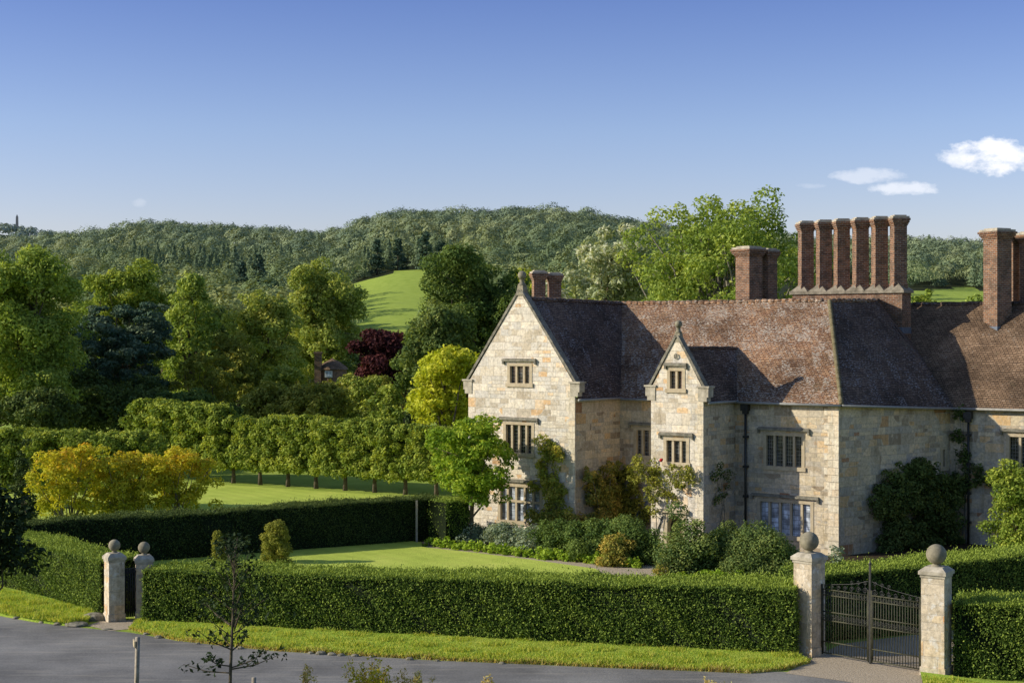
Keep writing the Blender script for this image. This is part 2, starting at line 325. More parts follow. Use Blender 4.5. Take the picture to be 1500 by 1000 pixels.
class MB:
    """collects polygons, becomes ONE mesh object"""
    def __init__(s): s.v = []; s.f = []; s.sm = []
    def poly(s, pts, sm=False):
        i = len(s.v); s.v += [tuple(p) for p in pts]; s.f.append(tuple(range(i, i+len(pts)))); s.sm.append(sm)
    def faces(s, vs, fs, sm=False):
        i = len(s.v); s.v += [tuple(p) for p in vs]
        for f in fs: s.f.append(tuple(i+j for j in f)); s.sm.append(sm)
    def box(s, c, size, rz=0, taper=1.0, tz=None):
        x, y, z = [a/2 for a in size]; ca, sa = math.cos(rz), math.sin(rz); vs = []
        for k in (-1, 1):
            t = taper if k > 0 else 1
            for (a, b) in ((-1, -1), (1, -1), (1, 1), (-1, 1)):
                X, Y = a*x*t, b*y*t; vs.append((c[0]+X*ca-Y*sa, c[1]+X*sa+Y*ca, c[2]+k*z))
        s.faces(vs, [(0, 3, 2, 1), (4, 5, 6, 7), (0, 1, 5, 4), (1, 2, 6, 5), (2, 3, 7, 6), (3, 0, 4, 7)])
    def obox(s, o, ax, ay, az):     # corner + three edge vectors
        o, ax, ay, az = map(Vector, (o, ax, ay, az))
        vs = [o, o+ax, o+ax+ay, o+ay, o+az, o+ax+az, o+ax+ay+az, o+ay+az]
        s.faces(vs, [(0, 3, 2, 1), (4, 5, 6, 7), (0, 1, 5, 4), (1, 2, 6, 5), (2, 3, 7, 6), (3, 0, 4, 7)])
    def tube(s, pts, rad, n=6, cap=True):
        pts = [Vector(p) for p in pts]
        if isinstance(rad, (int, float)): rad = [rad]*len(pts)
        vs = []; prev = None
        for i, p in enumerate(pts):
            d = (pts[min(i+1, len(pts)-1)]-pts[max(i-1, 0)])
            if d.length < 1e-9: d = Vector((0, 0, 1))
            d.normalize()
            a = prev if prev is not None else (Vector((0, 0, 1)) if abs(d.z) < .9 else Vector((1, 0, 0)))
            a = (a-d*a.dot(d))
            if a.length < 1e-6: a = d.orthogonal()
            a.normalize(); b = d.cross(a); prev = a
            for k in range(n):
                t = 2*math.pi*k/n; vs.append(p+(a*math.cos(t)+b*math.sin(t))*rad[i])
        fs = []
        for i in range(len(pts)-1):
            for k in range(n):
                fs.append((i*n+k, i*n+(k+1) % n, (i+1)*n+(k+1) % n, (i+1)*n+k))
        if cap: fs.append(tuple(range(n-1, -1, -1))); fs.append(tuple((len(pts)-1)*n+k for k in range(n)))
        s.faces(vs, fs, True)
    def lathe(s, c, prof, n=24, rz=0):
        vs = []; fs = []
        for (r, z) in prof:
            for k in range(n):
                t = 2*math.pi*k/n+rz; vs.append((c[0]+r*math.cos(t), c[1]+r*math.sin(t), c[2]+z))
        for i in range(len(prof)-1):
            for k in range(n): fs.append((i*n+k, i*n+(k+1) % n, (i+1)*n+(k+1) % n, (i+1)*n+k))
        s.faces(vs, fs, True)
    def ball(s, c, r, n=24, m=14):
        s.lathe(c, [(max(r*math.sin(math.pi*i/m), 1e-4), -r*math.cos(math.pi*i/m)) for i in range(m+1)], n)
    def slab(s, pts, th):
        pts = [Vector(p) for p in pts]; n = (pts[1]-pts[0]).cross(pts[2]-pts[0]).normalized()
        if n.z < 0: n = -n
        lo = [p-n*th for p in pts]; k = len(pts)
        s.poly(pts); s.poly(lo[::-1])
        for i in range(k): s.poly([pts[i], lo[i], lo[(i+1) % k], pts[(i+1) % k]])
    def build(s, name, m_, parent=None, local=False, loc=None):
        me = bpy.data.meshes.new(name); o = bpy.data.objects.new(name, me)
        if loc is not None: o.location = loc
        link(o, parent)
        w = Vector((0, 0, 0)) if local else wloc(o)
        me.from_pydata([(v[0]-w.x, v[1]-w.y, v[2]-w.z) for v in s.v], [], s.f)
        me.materials.append(m_)
        me.polygons.foreach_set('use_smooth', s.sm)
        uv = me.uv_layers.new(name='UVMap'); up = Vector((0, 0, 1)); data = uv.data
        for p in me.polygons:
            n = p.normal; t = up.cross(n)
            t = Vector((1, 0, 0)) if t.length < .05 else t.normalized()
            if t.x < 0: t = -t
            b = n.cross(t)
            if b.z < 0: b = -b
            for li in p.loop_indices:
                co = Vector(s.v[me.loops[li].vertex_index]); data[li].uv = (co.dot(t), co.dot(b))
        me.update(); return o

# ------------------------------------------------------------------ foliage
def unit(rng, n):
    d = rng.normal(size=(n, 3)); return d/np.linalg.norm(d, axis=1, keepdims=True)
def quads(c, nrm, size, rng, aspect=1.5, axis=None):
    """leaf shaped rhombi at c with normals nrm"""
    n = len(c); a = unit(rng, n) if axis is None else axis+unit(rng, n)*.45
    t = a-nrm*np.sum(a*nrm, 1, keepdims=True); t /= np.linalg.norm(t, axis=1, keepdims=True)+1e-9
    b = np.cross(nrm, t); s = (size*rng.uniform(.65, 1.35, n))[:, None]
    V = np.empty((n, 4, 3)); V[:, 0] = c-t*s*aspect*.5; V[:, 1] = c+b*s*.42; V[:, 2] = c+t*s*aspect*.5; V[:, 3] = c-b*s*.42
    return V.reshape(-1, 3)
def qf(n, off=0): return (np.arange(n*4).reshape(n, 4)+off)
def leaf_cloud(cen, rad, density, size, rng, flat=.8, up=.35, aspect=1.5, cv=.5):
    """leaves around clumps; density = leaves per clump of radius 1"""
    cen = np.asarray(cen, float); rad = np.asarray(rad, float)
    cnt = np.maximum((density*rad**2).astype(int), 3); idx = np.repeat(np.arange(len(cen)), cnt); n = len(idx)
    d = unit(rng, n); d[:, 2] += .2; d /= np.linalg.norm(d, axis=1, keepdims=True)
    r = rad[idx]*rng.uniform(.3, 1.0, n)**.45*rng.uniform(.88, 1.15, n)
    p = cen[idx]+d*r[:, None]*np.array([1, 1, flat])
    nr = d*.7+unit(rng, n)*.75; nr[:, 2] += up; nr /= np.linalg.norm(nr, axis=1, keepdims=True)
    clv = rng.uniform(0, 1, len(cen))
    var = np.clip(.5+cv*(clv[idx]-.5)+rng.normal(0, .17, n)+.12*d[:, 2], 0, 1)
    return quads(p, nr, size, rng, aspect), var
def crown_clumps(rng, c, rx, ry, rz, n, cr, shape='round', lob=.22):
    out = []; ph = rng.uniform(0, 6.28, 6); k = 0
    if shape == 'round':
        asp = max(1.0, rz/max(rx, .01)); m = int(13*asp)+int(rng.integers(0, 5)); lc = []; lean = rng.normal(0, .08, 2)
        for q_ in range(m):
            z = -.72+1.5*((q_+.5)/m)**.9+rng.normal(0, .06); a = q_*2.4+rng.normal(0, .5); w_r = math.sqrt(max(.05, 1-abs(z)**2.4*.95))
            r = rng.uniform(.34, .72)*w_r*(1-lob*rng.uniform(0, .9)); lr = rng.uniform(.24, .42)*(.75 if z > .55 else 1)
            lc.append((math.cos(a)*r+lean[0]*z, math.sin(a)*r+lean[1]*z, z*.86, lr))
        for q_ in range(4): lc.append((rng.normal(0, .1), rng.normal(0, .1), -.5+.32*q_, .42))
        w_ = np.array([a[3]**2 for a in lc]); w_ /= w_.sum()
        while len(out) < n:
            a = lc[rng.choice(len(lc), p=w_)]; d = unit(rng, 1)[0]
            if d[2] < -.45: d[2] = -d[2]
            r = a[3]*rng.uniform(.5, 1)**.5
            out.append((c[0]+rx*(a[0]+d[0]*r), c[1]+ry*(a[1]+d[1]*r), c[2]+rz*a[2]+rx*d[2]*r*.85))
        cen = np.array(out); return cen, cr*rng.uniform(.5, 1.2, len(cen))
    while len(out) < n and k < 60*n:
        k += 1
        d = unit(rng, 1)[0]
        az = math.atan2(d[1], d[0])
        irr = 1-lob*.9+lob*.6*math.sin(2*az+ph[0]+2*d[2])+lob*.5*math.sin(3*az+ph[1]-3*d[2])+lob*.4*math.sin(5*d[2]+ph[2])
        r = rng.uniform(.08, 1)**.36
        if shape == 'cone':
            z = rng.uniform(-1, 1); q = (1-z)/2*.9+.06; out.append((c[0]+rx*q*math.cos(az)*r, c[1]+ry*q*math.sin(az)*r, c[2]+rz*z)); continue
        if shape == 'column':
            z = rng.uniform(-1, 1); q = (1-abs(z)**3.2)**.5*irr*(1-.18*z); out.append((c[0]+rx*q*math.cos(az)*r, c[1]+ry*q*math.sin(az)*r, c[2]+rz*z)); continue
        if d[2] < -.72: continue
        if shape == 'dome' and d[2] < -.1: continue
        out.append((c[0]+d[0]*rx*r*irr, c[1]+d[1]*ry*r*irr, c[2]+d[2]*rz*r*irr))
    cen = np.array(out); return cen, cr*rng.uniform(.6, 1.35, len(cen))
def limbs(mb, rng, base, top, cen, r0, n, wig=.06, n6=6):
    base = Vector(base); top = Vector(top); H = (top-base).length
    pts = []; K = 6
    for i in range(K+1):
        t = i/K; p = base.lerp(top, t)
        if i: p += Vector((rng.normal(0, wig), rng.normal(0, wig), 0))*H*.35*t
        pts.append(p)
    rad = [r0*(1.35 if i == 0 else (1-.8*i/K)) for i in range(K+1)]
    mb.tube(pts, rad, 8)
    sel = rng.choice(len(cen), min(n, len(cen)), replace=False)
    for j in sel:
        e = Vector(cen[j]); q = rng.uniform(.25, .9); i = min(int(q*K), K-1); s_ = pts[i].lerp(pts[i+1], q*K-i)
        if e.z < s_.z-.2*H: continue
        m1 = s_.lerp(e, .35)+Vector((rng.normal(0, .05), rng.normal(0, .05), rng.uniform(-.02, .06)))*H
        m2 = s_.lerp(e, .7)+Vector((rng.normal(0, .05), rng.normal(0, .05), rng.uniform(.0, .07)))*H
        rr = rad[i]*.45; mb.tube([s_, m1, m2, e], [rr, rr*.7, rr*.42, rr*.15], n6, False)
def tree(name, label, x, y, top, rx, leafm, zc=None, rz=None, ry=None, n=70, cr=None, dens=None, size=.2, shape='round', bark='bark', nl=18,
         z0=0, group=None, lob=.2, flat=.8, cat='tree', r0=None, seed=None, up=.35, trunk_to=.75, cover=1.0, aspect=1.5, cv=.5):
    rng = np.random.default_rng(seed if seed is not None else int(abs(x*13.7+y*7.3)*10) % 99991)
    ry = ry or rx
    rz = rz or (top-z0)*.45; cr = cr or rx*.27
    zc = zc if zc is not None else top-rz-cr*.3
    cen, rad = crown_clumps(rng, (x, y, zc), rx-cr*.4, ry-cr*.4, rz, n, cr, shape, lob)
    dens = dens or cover*11.0/(size*size)
    t = empty(name, (x, y, z0), label, cat, group)
    V, var = leaf_cloud(cen, rad, dens, size, rng, flat, up, aspect, cv)
    np_mesh('crown', V, qf(len(V)//4), M[leafm], t, var)
    mb = MB(); limbs(mb, rng, (x, y, z0-.2), (x+rng.normal(0, .15), y, z0+(top-z0)*trunk_to), cen, r0 or max(.06, (top-z0)*.022), nl)
    mb.build('trunk', M[bark], t); return t
def copy_tree(o, parent=None):
    c = o.copy(); COL.objects.link(c); c.parent = parent
    for ch in list(o.children): copy_tree(ch, c)
    return c
def shrub(name, label, x, y, h, rx, leafm, ry=None, n=26, size=.07, cover=1.0, cr=None, group=None, cat='shrub', z0=0, shape='dome', lob=.15, seed=None, up=.35, cv=.5):
    rng = np.random.default_rng(seed if seed is not None else int(abs(x*31.7+y*17.3)*10) % 99991)
    ry = ry or rx; cr = cr or (rx*.34 if shape == 'dome' else rx*.3)
    zc = z0+h*.18 if shape == 'dome' else z0+h*.5
    rz = h*.82-cr*.6 if shape == 'dome' else h*.5-cr*.4
    cen, rad = crown_clumps(rng, (x, y, zc), rx-cr*.5, ry-cr*.5, max(rz, .05), n, cr, shape, lob)
    lo = cen.copy(); k = len(cen)//3
    lo = lo[:k]; lo[:, 2] = z0+cr*.5; cen = np.vstack([cen, lo]); rad = np.concatenate([rad, rad[:k]])
    t = empty(name, (x, y, z0), label, cat, group)
    V, var = leaf_cloud(cen, rad, cover*10.5/(size*size), size, rng, .85, up, 1.5, cv)
    np_mesh('foliage', V, qf(len(V)//4), M[leafm], t, var)
    mb = MB()
    for j in range(6):
        e = cen[rng.integers(len(cen))]; mb.tube([(x+rng.normal(0, .06), y+rng.normal(0, .06), z0-.05), ((x+e[0])/2, (y+e[1])/2, z0+(e[2]-z0)*.6), tuple(e)], [.03, .02, .008], 5, False)
    mb.build('stem', M['bark'], t); return t

def hedge(name, label, path, th, h, leafm='lf_yew', dens=1900, size=.036, seed=1, ends=(True, True), hv=.075):
    """clipped hedge along path (x,y) with thickness th to the LEFT of the travel direction"""
    rng = np.random.default_rng(seed)
    P2 = [np.array(p, float) for p in path]; K = len(P2); nr = []
    for i in range(K):
        a = P2[max(i-1, 0)]; b = P2[min(i+1, K-1)]; d = (b-a)/np.linalg.norm(b-a); nr.append(np.array([-d[1], d[0]]))
    B2 = [P2[i]+nr[i]*th for i in range(K)]
    hs = h if isinstance(h, (list, tuple)) else [h]*K
    V = []; Q = []; VR = []; cv = []; cf = []
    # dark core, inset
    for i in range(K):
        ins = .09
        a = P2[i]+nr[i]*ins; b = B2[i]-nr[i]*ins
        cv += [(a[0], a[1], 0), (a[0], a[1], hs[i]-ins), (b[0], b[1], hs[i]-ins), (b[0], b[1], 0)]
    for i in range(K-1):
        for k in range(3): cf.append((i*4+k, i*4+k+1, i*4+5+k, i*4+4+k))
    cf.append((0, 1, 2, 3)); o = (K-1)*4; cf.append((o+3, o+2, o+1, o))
    def surf(p00, p10, p11, p01, nrm, dn):
        p00, p10, p11, p01 = map(np.array, (p00, p10, p11, p01))
        nv_top = nrm[2] > .5; area = np.linalg.norm(np.cross(p10-p00, p01-p00))
        n = int(area*dn); u = rng.uniform(0, 1, n)[:, None]; v = rng.uniform(0, 1, n)[:, None]
        p = (p00*(1-u)+p10*u)*(1-v)+(p01*(1-u)+p11*u)*v
        w = np.sin(p[:, 0]*2.1+p[:, 2]*1.3)*np.cos(p[:, 1]*1.7-p[:, 2]*2.2)+.6*np.sin(p[:, 0]*6.3+p[:, 1]*4.1+p[:, 2]*5.2)
        tuft = (np.abs(rng.normal(0, 1, n))**1.6)
        shoot = (rng.uniform(0, 1, n) < .02)*rng.uniform(.04, .15, n)*(1.0 if nv_top else .5)
        off = -.06+.035*w*hv/.05+.035*tuft+shoot+.03*np.sin(p[:, 0]*.8+p[:, 2])
        nv = np.array(nrm); p = p+nv*off[:, None]
        if nv[2] < .5: p[:, 2] = np.maximum(p[:, 2], .02)
        nn = nv*.45+unit(rng, n)*.9; nn[:, 2] += .25; nn /= np.linalg.norm(nn, axis=1, keepdims=True)
        ax = np.tile(nv*1.0+np.array([0, 0, .8]), (n, 1))
        V.append(quads(p, nn, size, rng, 2.0, ax))
        big = .5+.5*np.sin(p[:, 0]*.9+1.3*np.sin(p[:, 1]*.7)+p[:, 2]*.8)
        patchy = np.sin(p[:, 0]*.37+2*np.sin(p[:, 1]*.5))*np.sin(p[:, 2]*2.1+p[:, 0]*1.3)
        VR.append(np.clip(.28+.16*tuft+.14*big+.12*patchy+rng.normal(0, .14, n)+(.42 if nv[2] > .5 else -.05), 0, 1))  # top leaves coloured lighter than the faces, light from above painted in
    for i in range(K-1):
        a, b, c, d = P2[i], P2[i+1], B2[i+1], B2[i]; dr = (b-a)/np.linalg.norm(b-a); fn = (dr[1], -dr[0], 0)
        surf((*a, 0), (*b, 0), (*b, hs[i+1]), (*a, hs[i]), fn, dens)
        surf((*d, 0), (*c, 0), (*c, hs[i+1]), (*d, hs[i]), (-fn[0], -fn[1], 0), dens*.45)
        surf((*a, hs[i]), (*b, hs[i+1]), (*c, hs[i+1]), (*d, hs[i]), (0, 0, 1), dens*1.25)
    for (i, j, e) in ((0, 1, ends[0]), (K-1, K-2, ends[1])):
        if not e: continue
        a, d = P2[i], B2[i]; dr = (P2[i]-P2[j])/np.linalg.norm(P2[i]-P2[j])
        surf((*a, 0), (*d, 0), (*d, hs[i]), (*a, hs[i]), (dr[0], dr[1], 0), dens)
    V = np.vstack(V); VR = np.concatenate(VR); nc = len(cv)
    allV = np.vstack([np.array(cv), V]); FQ = np.vstack([np.array(cf), qf(len(V)//4, nc)])
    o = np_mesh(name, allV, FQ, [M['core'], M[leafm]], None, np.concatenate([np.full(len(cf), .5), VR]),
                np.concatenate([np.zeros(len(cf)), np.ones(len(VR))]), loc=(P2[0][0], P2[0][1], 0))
    return tag(o, label, 'hedge')

def structure(o): o['kind'] = 'structure'; return o
def sheet(name, pts, z, m_, label=None, sub=None):
    mb = MB(); mb.poly([(p[0], p[1], z) for p in pts]); o = mb.build(name, m_); return structure(o)

# ------------------------------------------------------------------ terrain
SKY = [(-900, 345), (-400, 345), (0, 352), (90, 345), (150, 338), (200, 330), (300, 334), (400, 340), (480, 345), (530, 325), (575, 311), (700, 310), (820, 306), (900, 318), (960, 330), (1100, 345), (1330, 356), (1500, 360), (2400, 370)]
def interp(tab, x):
    if x <= tab[0][0]: return tab[0][1]
    for (a, b), (c, d) in zip(tab, tab[1:]):
        if x <= c: return b+(d-b)*(x-a)/(c-a)
    return tab[-1][1]
PROF = [(-200, 0), (210, 0), (300, .02), (450, .12), (700, .37), (900, .58), (1050, .78), (1200, 1), (1300, 1.02), (1500, .8), (2100, .3), (4000, .2)]
def hillz(X, D):
    px = CX+F*X/1200.0*1.0 if D > 1200 else CX+F*X/max(D, 420)
    # crest height as seen over the valley, blended to world x beyond the crest
    sky = interp(SKY, px); zc = CH+(HZ-sky-20)/F*1200
    h = zc*interp(PROF, D)
    if D > 420: h += mnoise.noise(Vector((X/130, D/130, 0)))*5*min(1, (D-420)/300)
    if D > 1700:                                                        # farther ridge on the left
        w = math.exp(-((D-2600)/420)**2); e = 1/(1+math.exp((X+640)/45)); h = max(h, (178+6*math.sin(X/90))*w*e)
    if D < 38.5: h = (38.5-D)*.19
    return h
def build_terrain():
    ys = [-40, -20, 0, 10, 20, 30, 34, 38.5, 60, 90, 130, 170, 210, 250]+list(range(280, 1560, 20))+list(range(1600, 3300, 60))
    us = np.linspace(-1, 1, 121)
    V = []; Q = []
    for y in ys:
        w = 120+max(y, 0)*.75
        for u in us:
            x = u*w; V.append((x, y, hillz(x, y)))
    n = len(us)
    for j in range(len(ys)-1):
        for i in range(n-1): Q.append((j*n+i, j*n+i+1, (j+1)*n+i+1, (j+1)*n+i))
    def gm(q):
        a, b = V[q[0]], V[q[2]]; X, Y = (a[0]+b[0])/2, (a[1]+b[1])/2
        if Y < 38: return 1
        return 2 if Y > 205 and not fieldmask(X, Y) else 0
    mi = [gm(q) for q in Q]
    o = np_mesh('ground', V, Q, [M['grass_field'], M['grass_rough'], M['forest_floor']], smooth=True, matidx=mi); structure(o)
# ------------------------------------------------------------------ hill woodland (a mass nobody could count)
def fieldmask(X, D):
    px = CX+F*X/D
    if 490 < px < 668 and D < 715+ (px-520)*.25: return True
    if px >= 668 and px < 1000 and D < 330: return True
    if 1310 < px < 1480 and D < 800+40*math.sin(px/20): return True
    return False
build_terrain()
def woods():
    rng = np.random.default_rng(11); T = []
    D = 205.0
    while D < 1290:
        sp = 9.5+D/165; x = -.42*D-10
        while x < .42*D+10:
            X = x+rng.uniform(-.4, .4)*sp; Y = D+rng.uniform(-.4, .4)*sp
            px = CX+F*X/Y
            if not fieldmask(X, Y) and not (1000 < px < 1300 and Y < 900): T.append((X, Y))
            x += sp
        D += sp*.9
    for k in range(420):
        X = rng.uniform(-1250, -560); Y = rng.uniform(2380, 2640); T.append((X, Y))
    for k in range(260):                                                 # crest fringe
        px = rng.uniform(90, 1480); Y = rng.uniform(1230, 1300); T.append(((px-CX)/F*1200*Y/1200, Y))
    T = np.array(T); n = len(T)
    Z = np.array([hillz(a, b) for a, b in T])
    patch = np.array([mnoise.noise(Vector((a/90, b/70, 5))) for a, b in T])
    pxs = CX+F*T[:, 0]/T[:, 1]
    con = ((patch > .28) & (T[:, 1] > 560) & (T[:, 1] < 900)) | ((pxs > 190) & (pxs < 390) & (T[:, 1] > 640) & (T[:, 1] < 830)) | ((pxs > 530) & (pxs < 660) & (T[:, 1] > 700) & (T[:, 1] < 780) & (patch > -.1)) 
    VV = []; VAR = []
    for (lo, hi, m_, size) in ((0, 330, 1500, .5), (330, 560, 650, .8), (560, 850, 600, .8), (850, 1350, 430, 1.05), (1350, 9999, 80, 3.2)):
        ii = np.where((T[:, 1] >= lo) & (T[:, 1] < hi))[0]
        if not len(ii): continue
        idx = np.repeat(ii, m_); k = len(idx)
        sp = 9.5+np.minimum(T[:, 1], 1300)/165
        rT = sp*rng.uniform(.40, .72, n); hT = rng.uniform(7.5, 16.5, n)*np.where(T[:, 1] < 330, .85, 1)
        rT = np.where(con, rT*.6, rT); hT = np.where(con, hT*1.02, hT); hT = np.where(T[:, 1] > 1350, 18, hT)
        ph = rng.uniform(0, 6.28, (n, 3))
        d = unit(rng, k); d[:, 2] = np.where(d[:, 2] < -.35, -d[:, 2], d[:, 2])
        az = np.arctan2(d[:, 1], d[:, 0])
        lob = 1+.16*np.sin(3*az+ph[idx, 0]+3*d[:, 2])+.14*np.sin(5*az+ph[idx, 1]-6*d[:, 2])+.08*np.sin(9*d[:, 2]+ph[idx, 2])
        r = rT[idx]*lob*rng.uniform(.78, 1.05, k)
        c = np.empty((k, 3)); c[:, 0] = T[idx, 0]+d[:, 0]*r; c[:, 1] = T[idx, 1]+d[:, 1]*r
        c[:, 2] = Z[idx]+hT[idx]*.56+d[:, 2]*hT[idx]*.44*lob*rng.uniform(.85, 1.04, k)
        ci = con[idx]; zz = rng.uniform(0, 1, k)**1.3
        q = (1-zz)*(.8+.2*np.sin(zz*40+ph[idx, 0]))+.04
        c[ci, 0] = (T[idx, 0]+np.cos(az)*rT[idx]*q)[ci]; c[ci, 1] = (T[idx, 1]+np.sin(az)*rT[idx]*q)[ci]; c[ci, 2] = (Z[idx]+hT[idx]*(.08+.92*zz))[ci]
        nn = d*1.5+unit(rng, k)*.42; nn[:, 2] += .1; nn /= np.linalg.norm(nn, axis=1, keepdims=True)
        tv = rng.uniform(0, 1, n)**1.2; tv = np.where(con, tv*.3-.02, tv*.8+.08+patch*.6)
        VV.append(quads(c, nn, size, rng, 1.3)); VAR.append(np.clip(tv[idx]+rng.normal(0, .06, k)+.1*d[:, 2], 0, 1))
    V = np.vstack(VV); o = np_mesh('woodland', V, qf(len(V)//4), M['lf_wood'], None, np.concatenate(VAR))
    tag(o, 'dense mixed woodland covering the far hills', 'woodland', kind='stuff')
woods()

# ------------------------------------------------------------------ ground sheets near the house
road_edge = [(-500, 858), (-120, 876), (0, 902), (50, 911), (110, 918), (190, 926), (260, 938), (400, 953), (520, 960), (640, 967), (780, 973), (900, 978), (1020, 981), (1100, 983), (1180, 984), (1300, 996), (1450, 1018), (1700, 1060), (2200, 1110)]
rp = [G(*p) for p in road_edge]
def clampy(p): return (p[0], max(p[1], 33.2))
sheet('road', [(-36, 38.55)]+rp[:11]+[g for g in rp[11:16]]+[(rp[15][0], 38.55)], .006, M['asphalt'])
# verge: thick turf strip with a rounded edge
def strip(name, outer, inner, z0, z1, m_):
    """outer edge falls to the road, inner edge meets the hedge"""
    mb = MB(); n = len(outer)
    for i in range(n-1):
        a, b = outer[i], outer[i+1]; c, d = inner[i+1], inner[i]
        am = (a[0]*.85+d[0]*.15, a[1]*.85+d[1]*.15); bm = (b[0]*.85+c[0]*.15, b[1]*.85+c[1]*.15)
        mb.poly([(*a, z0), (*b, z0), (*bm, z1), (*am, z1)], True); mb.poly([(*am, z1), (*bm, z1), (*c, z1+.03), (*d, z1+.03)], True)
    return structure(mb.build(name, m_))
HR = G(1168, 963); HL = G(196, 913)
def lerp2(a, b, t): return (a[0]+(b[0]-a[0])*t, a[1]+(b[1]-a[1])*t)
vo = []; vi = []
edge_r = [(188, 922), (230, 932), (260, 938), (330, 946), (400, 953), (520, 960), (640, 967), (780, 973), (900, 978), (1020, 983), (1100, 986), (1150, 982), (1185, 971)]
for i, e in enumerate(edge_r):
    g = G(*e); vo.append((g[0]+.05*math.sin(i*2.3), g[1]+.06*math.sin(i*3.1)))
    t = min(max((g[0]-HL[0])/(HR[0]-HL[0]), -.005), 1.0); q = lerp2(HL, HR, t); vi.append((q[0], q[1]+.25))
strip('grass_verge', vo, vi, .008, .09, M['grass_verge'])
vo2 = [G(*e) for e in [(-500, 858), (-120, 876), (0, 902), (50, 911), (100, 917), (128, 914)]]
vi2 = [G(*e) for e in [(-500, 846), (-120, 860), (0, 868), (50, 879), (100, 890), (143, 899)]]
strip('grass_verge', vo2, [(p[0], p[1]+.3) for p in vi2], .008, .14, M['grass_verge'])
vo3 = [G(*e) for e in [(1352, 1006), (1400, 1012), (1500, 1030), (1700, 1060)]]
vi3 = [G(*e) for e in [(1354, 994), (1400, 1000), (1500, 1015), (1700, 1045)]]
strip('grass_verge', vo3, [(p[0], p[1]+.4) for p in vi3], .008, .08, M['grass_verge'])
# drive through the large gate, gravel apron, small gate threshold
sheet('driveway', [G(1150, 986), G(1185, 968), G(1200, 958), (9.6, 45.2), (15, 48.2), (24, 53), (26, 50.5), (17, 45.6), G(1352, 990), G(1358, 1000), (rp[15][0], 38.9), G(1240, 998)], .012, M['gravel'])
sheet('threshold', [G(128, 916), G(150, 909), G(205, 907), G(192, 921), G(160, 924)], .012, M['gravel'])
# lawn, path, beds
lawn = [(-14.6, 58.0), G(430, 818), G(560, 805), G(618, 803), G(700, 812), G(780, 822), G(866, 834), (3.0, 57.9), (-1, 56.4), (-6, 54.8), (-14.5, 54)]
lw = MB(); lw.slab([(q_[0], q_[1], .075) for q_ in [(-21, 58.6), (-4.6, 67.4), (-3.9, 66.9)]+[G(618, 803), G(700, 812), G(780, 822), G(872, 835), (3.3, 58.6), (-.5, 55.6), (-6, 52.5), (-14.5, 50.8)]], .066); structure(lw.build('lawn', M['grass_lawn']))
mb = MB()
gp = [G(618, 803), G(700, 812), G(780, 822), G(872, 835)]
structure(sheet('path', [(-4.6, 68.6), (-3.5, 66.2), G(618, 802.5), G(700, 811.5), G(780, 821.5), G(874, 834.5), (3.4, 58.4), (1.5, 57.2), (3.5, 56), (8.2, 56.2), (8.3, 57.4), G(1010, 850), G(978, 838), (6.9, 62.8), (6.3, 63.2), G(940, 829), G(850, 822), G(760, 811), G(660, 800), (-3.1, 68.4)], .014, M['gravel']))
sheet('flower_bed', [(-3.0, 68.5), G(660, 799), G(760, 810), G(850, 821), G(945, 828), (5.9, 64.4), (4.9, 69.2), (2.6, 66.5), (-1.9, 70.0)], .03, M['soil'])
sheet('flower_bed', [(8, 63.4), G(978, 840), G(1010, 852), G(1140, 856), (13.3, 56.5), (21, 62), (25, 62), (19, 67.2), (13.3, 62.9), (9.8, 65.5)], .03, M['soil'])
sheet('lawn', [(-60, 69), (-20, 71), (-4.2, 72), (-2, 84), (-17, 93), (-60, 104)], .010, M['grass_lawn'])

# ------------------------------------------------------------------ grass blades
def blades(name, label, polys, n, h, m_, seed, w=.018, z=.06):
    rng = np.random.default_rng(seed); C = []
    tot = sum(abs((b[0]-a[0])*(d[1]-a[1])-(b[1]-a[1])*(d[0]-a[0])) for a, b, c, d in polys)
    for a, b, c, d in polys:
        ar = abs((b[0]-a[0])*(d[1]-a[1])-(b[1]-a[1])*(d[0]-a[0])); k = int(n*ar/tot)
        u = rng.uniform(0, 1, (k, 1)); v = rng.uniform(0, 1, (k, 1))
        a, b, c, d = map(np.array, (a, b, c, d)); C.append((a*(1-u)+b*u)*(1-v)+(d*(1-u)+c*u)*v)
    C = np.vstack(C); k = len(C); az = rng.uniform(0, 6.28, k); le = rng.uniform(0, 6.28, k)
    hh = h*rng.uniform(.4, 1.4, k)*(1+.6*(np.sin(C[:, 0]*3.1)*np.cos(C[:, 1]*4.3) > .35)); B = np.column_stack([C, np.full(k, z)])
    s = np.column_stack([np.cos(az), np.sin(az), np.zeros(k)])*w; l = np.column_stack([np.cos(le), np.sin(le), np.zeros(k)])*hh[:, None]*.5
    V = np.empty((k, 4, 3)); V[:, 0] = B-s; V[:, 1] = B+s; V[:, 2] = B+s*.2+l+np.array([0, 0, 1])*hh[:, None]; V[:, 3] = B-s*.2+l+np.array([0, 0, 1])*hh[:, None]
    o = np_mesh(name, V.reshape(-1, 3), qf(k), M[m_], None, rng.uniform(0, 1, k)); tag(o, label, 'grass', kind='stuff'); return o
blades('verge_grass', 'short bright grass growing on the verge before the hedge', [(vo[i], vo[i+1], vi[i+1], vi[i]) for i in range(len(vo)-1)], 52000, .07, 'lf_blade', 3)
blades('verge_grass', 'rough grass growing on the bank left of the small gate', [(vo2[i], vo2[i+1], vi2[i+1], vi2[i]) for i in range(1, len(vo2)-1)], 17000, .09, 'lf_blade', 4, z=.1)
ed = [(vo[i], vo[i+1], (vo[i+1][0], vo[i+1][1]+.12), (vo[i][0], vo[i][1]+.12)) for i in range(len(vo)-1)]
blades('verge_grass', 'short grass growing at the foot of the right pier', [(vo3[i], vo3[i+1], vi3[i+1], vi3[i]) for i in range(len(vo3)-1)], 6000, .07, 'lf_blade', 8)
